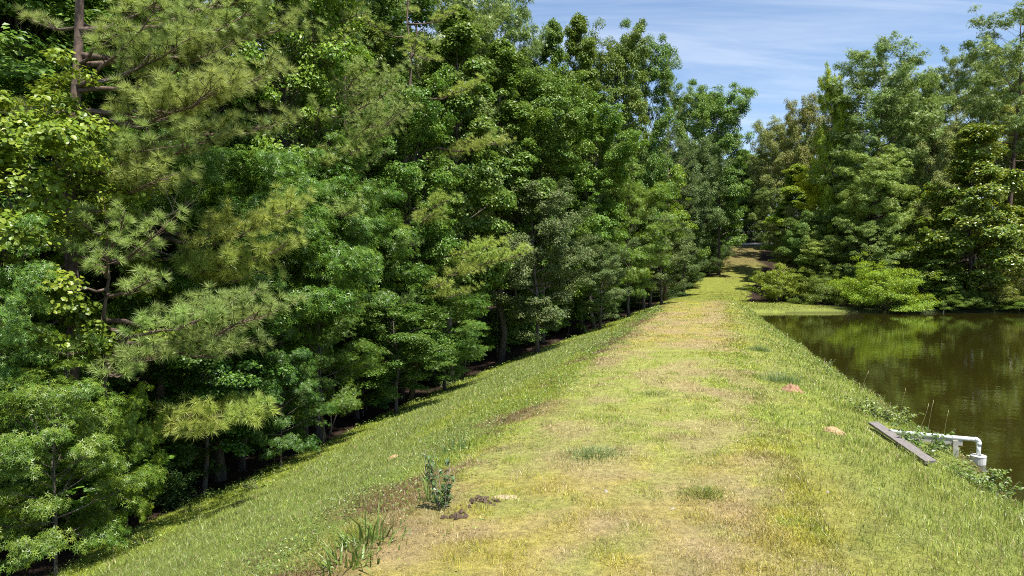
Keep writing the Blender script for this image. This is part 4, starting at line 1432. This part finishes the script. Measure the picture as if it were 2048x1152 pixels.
for a in ((1190, 912, 0.62, 0.20, 900, (0.20, 0.275, 0.085), 'dark green tuft standing out on the pale middle of the crest'),
          (1405, 990, 0.42, 0.15, 800, (0.21, 0.255, 0.045), 'low dark tuft on the worn crest near the stones'),
          (1520, 702, 0.40, 0.40, 500, (0.16, 0.23, 0.065), 'dark tuft at the top of the bank beyond the clay mound'),
          (1562, 765, 0.6, 0.45, 700, (0.19, 0.265, 0.085), 'tall grey-green tuft leaning over the clay mound'),
          (1100, 700, 0.7, 0.3, 500, (0.11, 0.17, 0.05), 'pale tuft at the slope edge where the crest narrows'),
          (1310, 790, 0.6, 0.14, 500, (0.14, 0.19, 0.04), 'flat green tuft in the middle of the crest'),
          (735, 1085, 0.40, 0.55, 90, (0.15, 0.23, 0.04), 'coarse arching tuft of broad blades on the nearest shoulder', 0.6, 0.022),
          (690, 1130, 0.35, 0.5, 70, (0.16, 0.24, 0.04), 'coarse broad-bladed tuft lowest on the near shoulder', 0.55, 0.022),
          (905, 905, 0.35, 0.5, 60, (0.10, 0.17, 0.05), 'thin upright tuft just above the leafy weeds', 0.35, 0.014),
          (862, 1000, 0.20, 0.6, 30, (0.20, 0.28, 0.06), 'pale tall blades rising beside the dark leafy weed', 0.3, 0.018)):
    grass_tuft(*a)


def weed(px, py, h, R0, n_st, n_lf, size, col, label, seed, kind='weed', group='leafy weeds on the dam'):
    q = ground_at(px, py)
    rng = np.random.default_rng(seed)
    e = link('weed_plant', None, loc=tuple(q), label=label, category='weed', group=group)
    w = Tri()
    PP_, NN = [], []
    for i in range(n_st):
        a = rng.uniform(0, 6.28)
        o = np.array((math.cos(a) * R0 * 0.5 * rng.random(), math.sin(a) * R0 * 0.5 * rng.random(), 0))
        o[2] = float(terr(q[0] + o[0], q[1] + o[1])) - q[2] - 0.02
        S = curve_path(o, norm(np.array((math.cos(a) * R0 / h, math.sin(a) * R0 / h, 1.0))), h * rng.uniform(0.65, 1.1), 5, -0.1, 0.06, rng)
        w.tube(S, np.linspace(0.007, 0.003, 5), 4, cap=False)
        m = max(3, n_lf // n_st)
        s_ = rng.uniform(0.12, 1.0, m)
        c = interp_path(S, s_)
        f = rng.uniform(0, 6.28, m)
        off = np.stack([np.cos(f), np.sin(f), rng.uniform(-.1, .4, m)], -1) * size * 0.6
        PP_.append(c + off)
        NN.append(norm(np.stack([np.cos(f) * .6, np.sin(f) * .6, np.ones(m)], -1) + rng.normal(0, .3, (m, 3))))
    PP_, NN = np.concatenate(PP_), np.concatenate(NN)
    V, T = leaf_geom(PP_, NN, size * rng.uniform(0.6, 1.3, len(PP_)), 'diamond', rng)
    link('stem', w.build('stem', M['dead'], smooth=True), parent=e)
    c = np.repeat(np.array(col) * rng.uniform(0.6, 1.5, len(PP_))[:, None], 4, 0)
    link('foliage', mesh_tris('foliage', V, T, M['grass'], col=c), parent=e)


for i, a in enumerate(((886, 1020, 0.62, 0.16, 9, 200, 0.075, (0.075, 0.135, 0.035), 'dark glossy-leaved weed on the near shoulder by the dug earth'),
                       (852, 965, 0.55, 0.10, 5, 80, 0.065, (0.09, 0.16, 0.035), 'thin upright weed just beyond the dark glossy one'),
                       (1745, 835, 0.62, 0.6, 20, 380, 0.09, (0.16, 0.22, 0.03), 'yellow-green weed clump at the water edge above the plank'),
                       (1790, 848, 0.6, 0.5, 18, 300, 0.095, (0.17, 0.23, 0.03), 'bright weed clump where the pipe leaves the bank'),
                       (1845, 905, 0.62, 0.4, 14, 260, 0.095, (0.12, 0.20, 0.03), 'leafy weed growing up through the pipe stand'),
                       (1880, 900, 0.5, 0.22, 8, 100, 0.085, (0.10, 0.18, 0.03), 'small weed hugging the stand post'),
                       (1955, 965, 0.5, 0.5, 18, 360, 0.085, (0.15, 0.22, 0.03), 'spreading weed in front of the concrete block'),
                       (1985, 985, 0.45, 0.45, 16, 280, 0.08, (0.14, 0.21, 0.03), 'low weed at the waterline nearest the camera'),
                       (1650, 735, 0.5, 0.35, 10, 140, 0.08, (0.16, 0.22, 0.03), 'pale weed leaning over the water far along the bank'),
                       (290, 1085, 0.35, 0.5, 12, 160, 0.08, (0.20, 0.26, 0.04), 'sunlit yellow-green weeds at the lowest corner of the slope'),
                       (520, 975, 0.35, 0.6, 12, 160, 0.08, (0.19, 0.25, 0.04), 'sunlit weeds at the grass edge before the grey trunks'))):
    weed(*a, seed=700 + i)

# seed stalks rising from the bank
for i, (px, py, h, lab) in enumerate(((1720, 790, 0.8, 'dry seed stalk standing before open water beyond the weeds'), (1838, 862, 0.75, 'upright seed stalk over the pipe'), (1852, 880, 0.95, 'tallest seed stalk over the pipe'),
                                      (1885, 885, 0.8, 'slanting seed stalk near the stand post'), (1795, 845, 0.95, 'seed stalk bent over the bright weed clump'))):
    q = ground_at(px, py)
    rng = np.random.default_rng(820 + i)
    w = Tri()
    S = curve_path((0, 0, -.02), norm(np.array((rng.uniform(-.1, .4), 0, 1.0))), h, 6, -0.1, 0.04, rng)
    w.tube(S, np.linspace(0.004, 0.0025, 6), 4)
    hd = [S[-1] + np.array((0, 0, t * 0.1)) for t in (-.8, -.3, .3)]
    w.tube(hd, [0.004, 0.009, 0.003], 5)
    link('seed_stalk', w.build('seed_stalk', solid_mat('dry_stalk', (.30, .28, .12), (.45, .40, .2)), smooth=True), loc=tuple(q), label=lab, category='grass stalk', group='seed stalks on the pond bank')

# fallen pale branch beside the loose bush
q = ground_at(1585, 592)
rng = np.random.default_rng(5)
w = Tri()
P_ = curve_path((0, 0, 0.1), norm(np.array((1, 0.2, 0.25))), 3.2, 7, 0.1, 0.08, rng)
w.tube(P_, np.linspace(0.06, 0.015, 7), 6)
for j in range(6):
    o = interp_path(P_, np.array([rng.uniform(.2, .9)]))[0]
    w.tube(curve_path(o, norm(rng.normal(0, 1, 3) + np.array((0.6, 0, .4))), rng.uniform(.5, 1.2), 4, 0, .1, rng), np.array((.02, .015, .01, .006)), 4, cap=False)
link('fallen_branch', w.build('fallen_branch', M['dead'], smooth=True), loc=tuple(q), label='pale fallen branch with twigs beside the loose olive bush', category='branch')
